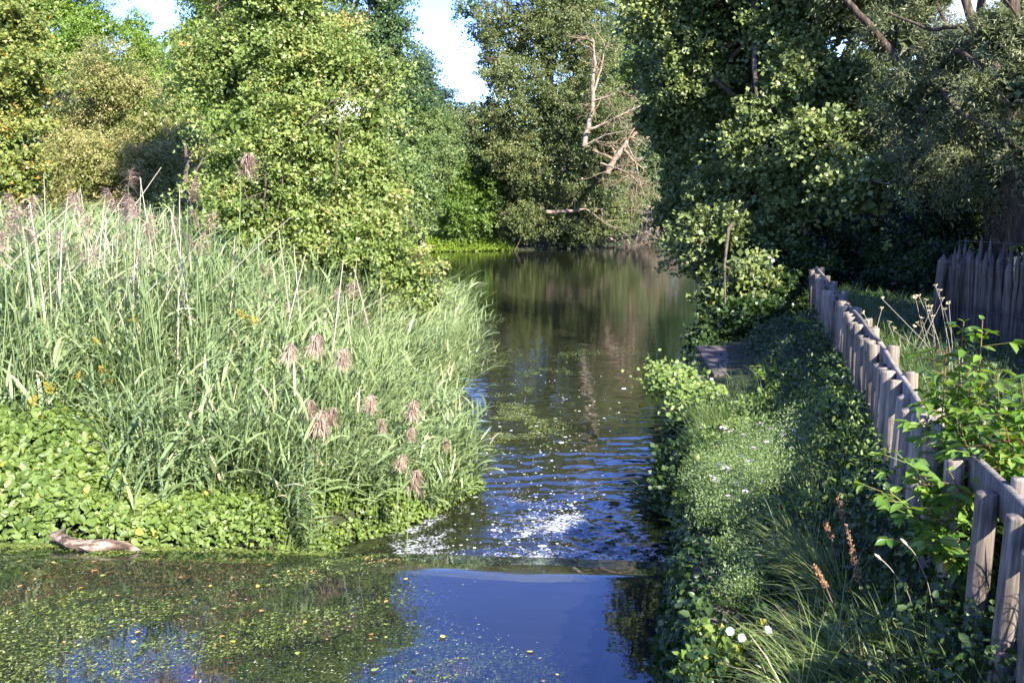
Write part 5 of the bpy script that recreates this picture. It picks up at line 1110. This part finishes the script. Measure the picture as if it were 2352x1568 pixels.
for i, (px, py, D) in enumerate(tops):
    tp = PD(px, py, D); b0 = np.array((rng.uniform(2.45, 3.0), rng.uniform(4.95, 5.6), 1.3)) if px < 2300 else np.array((rng.uniform(2.7, 3.1), rng.uniform(4.9, 5.5), 1.35))
    if i < 3: b0 = tp * np.array((1, 1, 0)) + np.array((rng.normal() * .06, 0, 1.3))
    mid = b0 * .45 + tp * .55 + np.array((0, 0, .08)); pts = np.array([b0, mid, tp]); tt = np.linspace(0, 1, 9)
    pp = np.stack([(1 - tt) ** 2 * b0[k] + 2 * tt * (1 - tt) * mid[k] + tt ** 2 * tp[k] for k in range(3)], 1)
    sb2 = MB(); sb2.tube(pp, np.linspace(.0065, .003, 9), 6); obj('stem', sb2.mesh('stem', M['red_stem'], True), dg)
    Lt = np.linalg.norm(tp - b0); nn_ = max(5, int(Lt / .070)); ds = unit(tp - mid)
    for j in range(nn_ + 1):
        u = 1 - (j / nn_) * .85; q = (1 - u) ** 2 * b0 + 2 * u * (1 - u) * mid + u * u * tp
        az = j * math.pi / 2 + rng.normal() * .25 + i
        for sgn in (0, math.pi):
            if rng.random() < .1: continue
            DL.append((q, az + sgn, rng.uniform(.6, 1.15) * (.055 if j == 0 else .105), (-.5 if j == 0 else rng.uniform(-.25, .55)) + .15 * (j / nn_)))
            if j > 0 and rng.random() < .45:  # side shoot
                dv = np.array((math.cos(az + sgn), math.sin(az + sgn), .25)); q2 = q + dv * rng.uniform(.07, .17)
                sb.tube(np.array([q, q2]), [.003, .002], 4, cap=False)
                for a2 in (az + sgn - .8, az + sgn + .8, az + sgn): DL.append((q2, a2 + rng.normal() * .2, rng.uniform(.06, .10), rng.uniform(-.2, .5)))
obj('side_shoots', sb.mesh('side_shoots', M['red_stem']), dg)['kind'] = 'stuff'
DL.sort(key=lambda a: -a[2] / a[0][1])
GS = Vector(dg.location); rest = MB(); fl = [np.array(m.vertices[0].co) for m in lv]
from mathutils import Euler
for i, (q, az, s, pitch) in enumerate(DL):
    e_ = Euler((-pitch, rng.normal() * .35, az - math.pi / 2), 'XYZ'); k = int(rng.choice(4)) * 5 + int(rng.choice(5, p=[.22, .3, .28, .185, .015]))
    if i < 295:
        o = bpy.data.objects.new('leaf', lv[k]); col.objects.link(o); o.parent = dg; o.location = Vector(q) - GS; o.rotation_euler = e_; o.scale = (s, s, s)
    else:
        mt = np.array(e_.to_matrix()); V, F = ovals(np.zeros((1, 3)), np.array([[0, 1.0, 0]]), np.array([[0, 0, 1.0]]), 1.0, .55); rest.add(V * s @ mt.T + q, F, (k % 5) * .2 + .1)
if rest.V: obj('small_leaves', rest.mesh('small_leaves', M['dogwood'], True), dg)['kind'] = 'stuff'

# ------------------------------------------------------------------ log at the left end of the weir
M['log_wood'] = rough_mat('log_wood', [(.38, (.03, .02, .014)), (.5, (.12, .08, .055)), (.6, (.30, .23, .17)), (.8, (.42, .33, .25))], scale=7, stretch=(.6, 2.5, 2.5), detail=9, bump=1, dist=.012)
lg = empty('log', P(220, 1250, .45), 'pale barkless driftwood log lying on the water at the left end of the weir', 'log')
b = MB(); q = [P(125, 1232, .47), P(160, 1246, .47), P(230, 1252, .475), P(290, 1256, .46), P(330, 1264, .42)]; t = np.linspace(0, 4, 17); pp = np.stack([np.interp(t, range(5), [a[k] for a in q]) for k in range(3)], 1)
pp[:, 2] += .012 * np.sin(t * 3); b.tube(pp, np.interp(t, range(5), [.045, .05, .058, .044, .010]), 14, wob=.10); obj('trunk', b.mesh('trunk', M['log_wood'], True), lg)
b = MB(); q = np.array([P(140, 1236, .47), P(130, 1222, .52), P(150, 1214, .55)]); b.tube(q, [.035, .03, .012], 8, wob=.1); obj('stub', b.mesh('stub', M['bark'], True), lg)

# ------------------------------------------------------------------ weeds and litter in the upper pool
def pool_dens(x, y):
    p = np.stack([x, y], 1); X = x + .10 * (y - 6.0)
    return sstep(-.1, -2.0, X + .55 * fbm(p, .8, 17, 3) - .9 * sstep(7.2, 6.2, y)) 
M['weed'] = leaf_mat('weed', [(0, (.05, .08, .014)), (.5, (.13, .18, .035)), (1, (.26, .27, .08))], trans=.3, rough=.3)
M['weed_brown'] = leaf_mat('weed_brown', [(0, (.14, .08, .03)), (1, (.34, .19, .08))], trans=.1)
n = 260000; x = rng.uniform(-6, .6, n); y = rng.uniform(4.5, 8.8, n); k = (y < crest(x) - .02) & (rng.random(n) < pool_dens(x, y)) & (x > -.6 * y); x, y = x[k], y[k]; n = len(x)
p2 = np.stack([x, y], 1); st = np.stack([x * .8 + y * .6, -x * .6 + y * .8], 1) * np.array((.5, 2.2))
lump = fbm(st, 1.5, 19, 4); z = ZU - .006 - .045 * rng.random(n) ** 1.7 - .10 * (1 - pool_dens(x, y)) - .04 * (lump < 0)
z = np.where((lump > .16) & (rng.random(n) < .16), ZU + .004 + .006 * rng.random(n), z)
z = np.minimum(z, ZU + .01 - .075 * sstep(-.42, 0, y - crest(x)) )
d = unit(np.array((.75, .62, .02)) + rng.normal(size=(n, 3)) * np.array((.5, .5, .12))); nn = unit(rng.normal(size=(n, 3)) * .35 + np.array((0, 0, 1)))
V, F = tris(np.stack([x, y, z], 1), d, nn, rng.uniform(.015, .044, n), rng.uniform(.005, .012, n))
obj('water_weed', mesh_np('water_weed', V, F, M['weed'], (rng.random(n) * .7 + .3 * (lump * .5 + .5)).clip(0, 1)), label='mat of green water weed streaming under and over the surface of the near pool', cat='water weed', kind='stuff')
def strand_patch(name, label, pts, n, L_, sp, mat, zlo, zhi):
    c = np.array(pts)[rng.integers(0, len(pts), n)] + rng.normal(size=(n, 3)) * np.array(sp); c[:, 2] = rng.uniform(zlo, zhi, n)
    V, F = blades(c, unit(np.array((.6, .9, .03)) + rng.normal(size=(n, 3)) * np.array((.25, .25, .03))), np.array((0, 0, 1.0)), rng.uniform(*L_, n), rng.uniform(.003, .007, n), .05, side=unit(np.array((.9, -.6, 0)) + rng.normal(size=(n, 3)) * .1))
    obj(name, mesh_np(name, V, F, mat, np.repeat(rng.random(n), 3)), label=label, cat='water weed', kind='stuff')
strand_patch('weed_strand', 'pale streaming weed strand under the open blue water', [P(px, py, .38) for px, py in ((1380, 1568), (1395, 1520), (1410, 1470), (1425, 1430), (1436, 1400))], 260, (.08, .2), (.03, .05, 0), M['fine_herb'], .30, .41)
M['weed_bottom'] = M['weed']
# submerged brown patches
n = 40000; x = rng.uniform(-5, -.3, n); y = rng.uniform(5.2, 8.2, n); f = fbm(np.stack([x, y], 1), .9, 47, 3); k = (f > .02) & (y < crest(x) - .1); x, y = x[k], y[k]; n = len(x)
V, F = kites(np.stack([x, y, ZU - .012 - .05 * rng.random(n)], 1), unit(np.array((.7, .6, 0)) + rng.normal(size=(n, 3)) * .4), unit(rng.normal(size=(n, 3)) * .3 + np.array((0, 0, 1))), rng.uniform(.02, .05, n), rng.uniform(.008, .02, n))
obj('brown_weed', mesh_np('brown_weed', V, F, M['weed_brown'], rng.random(n)), label='brown decaying weed patches beneath the near pool surface', cat='water weed', kind='stuff')
# pale flecks and straw bits drifting on the weed
n = 7500; x = rng.uniform(-5, .2, n); y = rng.uniform(4.8, 8.2, n); st = np.stack([x * .8 + y * .6, -x * .6 + y * .8], 1) * np.array((.6, 2.0)); f = fbm(st, 1.1, 87, 4)
k = (y < crest(x) - .35) & (f + .25 * pool_dens(x, y) > .30) & (rng.random(n) < pool_dens(x, y) + .05); x, y = x[k], y[k]; n = len(x)
V, F = kites(np.stack([x, y, np.full(n, ZU + .009)], 1), unit(np.array((.8, .35, 0)) + rng.normal(size=(n, 3)) * np.array((.5, .5, .05))), unit(rng.normal(size=(n, 3)) * .25 + np.array((0, 0, 1))), rng.uniform(.008, .026, n), rng.uniform(.003, .006, n))
M['fleck'] = leaf_mat('fleck', [(0, (.14, .18, .07)), (.5, (.28, .32, .18)), (1, (.48, .44, .30))], trans=.1)
obj('plant_litter', mesh_np('plant_litter', V, F, M['fleck'], rng.random(n)), label='pale flecks and straw bits drifting on the weed mat', cat='litter', kind='stuff')
# individual fallen leaves floating
cols = {'yellow': [(0, (.50, .38, .06)), (1, (.62, .50, .12))], 'orange': [(0, (.45, .20, .06)), (1, (.52, .28, .10))], 'brown': [(0, (.20, .11, .06)), (1, (.30, .17, .10))], 'green': [(0, (.20, .27, .05)), (1, (.28, .34, .08))]}
fm = {}
for c, st in cols.items():
    m_ = leaf_mat('fallen_' + c, st, trans=.15); fm[c] = []
    for v in range(3):
        V, F = dleaf(.12 * (v - 1), .06 * v, 1, .62 + .1 * v); fm[c].append(mesh_np('fallen_leaf', V, F, m_, np.full(len(F), .3 * v), smooth=True))
cnt = 0; names = list(cols)
while cnt < 95:
    x, y = rng.uniform(-4.6, .4), rng.uniform(4.9, 8.1)
    if y > crest(x) - .5 or rng.random() > pool_dens(np.array([x]), np.array([y]))[0] * .9 + .03: continue
    c = names[rng.choice(4, p=[.36, .27, .2, .17])]; rg = 'far side of the near pool, close to the weir' if y > 7.1 else ('left part of the weedy near pool' if x < -2.4 else ('middle of the weedy near pool' if x < -1.0 else 'open blue right part of the near pool')); o = obj('fallen_leaf', fm[c][rng.integers(0, 3)], label=c + ' fallen leaf afloat on the ' + rg, cat='fallen leaf', group=c + ' leaves afloat, ' + rg)
    s = rng.uniform(.024, .055); o.location = (x, y, ZU + .012); o.scale = (s, s, s); o.rotation_euler = (rng.normal() * .08, rng.normal() * .08, rng.uniform(0, 6.3)); cnt += 1
# foam flecks on the lower water (domes)
n = 1500; x = rng.normal(.9, .9, n); dd = rng.exponential(3.0, n) + .1; y = crest(x) + dd
f = fbm(np.stack([x, y], 1), 1.0, 99, 3); k = (x > shore_l(y) + .1) & (x < wallx(y) - .12) & (y < 20) & (f + rng.random(n) * .5 > .1); x, y = x[k], y[k]; n = len(x)
mb = MB(); r_ = rng.exponential(.0036, n) + .003; r_ = r_.clip(0, .028) * (.6 + .05 * dd[k][:n] if False else 1); z0 = lower_wave(x, y); m = 7; th = np.arange(m) * 2 * math.pi / m
st = rng.uniform(1, 2.2, n)
V = []
for a_, h_ in ((1, -.002), (.7, .35)):
    V.append(np.stack([x[:, None] + np.cos(th) * r_[:, None] * a_ * st[:, None], y[:, None] + np.sin(th) * r_[:, None] * a_, z0[:, None] + .001 + h_ * r_[:, None] + 0 * th], -1))
V.append(np.stack([x, y, z0 + .45 * r_], -1)[:, None]); V = np.concatenate(V, 1); b_ = np.arange(n)[:, None, None] * 15; j = np.arange(m)
F1 = (b_ + np.stack([j, (j + 1) % m, m + (j + 1) % m, m + j], -1)[None]).reshape(-1, 4); F2 = (b_ + np.stack([m + j, m + (j + 1) % m, np.full(m, 14)], -1)[None]).reshape(-1, 3)
V = V.reshape(-1, 3); mb.add(V, F1); mb.F.append(np.concatenate([F2, F2[:, 2:]], 1)); mb.A.append(np.full(len(F2), .5))
M['foam'] = rough_mat('foam', [(.3, (.34, .36, .40)), (.7, (.55, .57, .62))], scale=60, bump=.3, rough=.5, dist=.004)
obj('foam', mb.mesh('foam', M['foam'], True), label='white foam flecks drifting away from the weir', cat='foam', kind='stuff')
# floating weed rafts on the lower water
for px, py, a_, bb, nn_, lb in ((1170, 970, .45, 1.0, 5200, 'olive floating weed raft below the bowed reeds'), (1200, 905, .28, .5, 900, 'small weed raft in the middle of the stream'), (1250, 860, .35, .5, 700, 'thin scatter of floating weed farther up the stream'), (1290, 812, .7, .5, 500, 'yellowish floating pads across the middle of the water')):
    c = P(px, py, .012); q = c + rng.normal(size=(nn_, 3)) * np.array((a_, bb, 0)); q = q[fbm(q[:, :2], 1.6, 50, 3) > -.02]; m_ = len(q)
    V, F = kites(q, unit(rng.normal(size=(m_, 3)) * np.array((1, 1, .05))), unit(rng.normal(size=(m_, 3)) * .2 + np.array((0, 0, 1))), rng.uniform(.02, .06, m_), rng.uniform(.01, .03, m_))
    obj('weed_raft', mesh_np('weed_raft', V, F, M['weed'] if nn_ > 800 else M['cover'], rng.random(m_) * .8 + .2), label=lb, cat='water weed', kind='stuff')
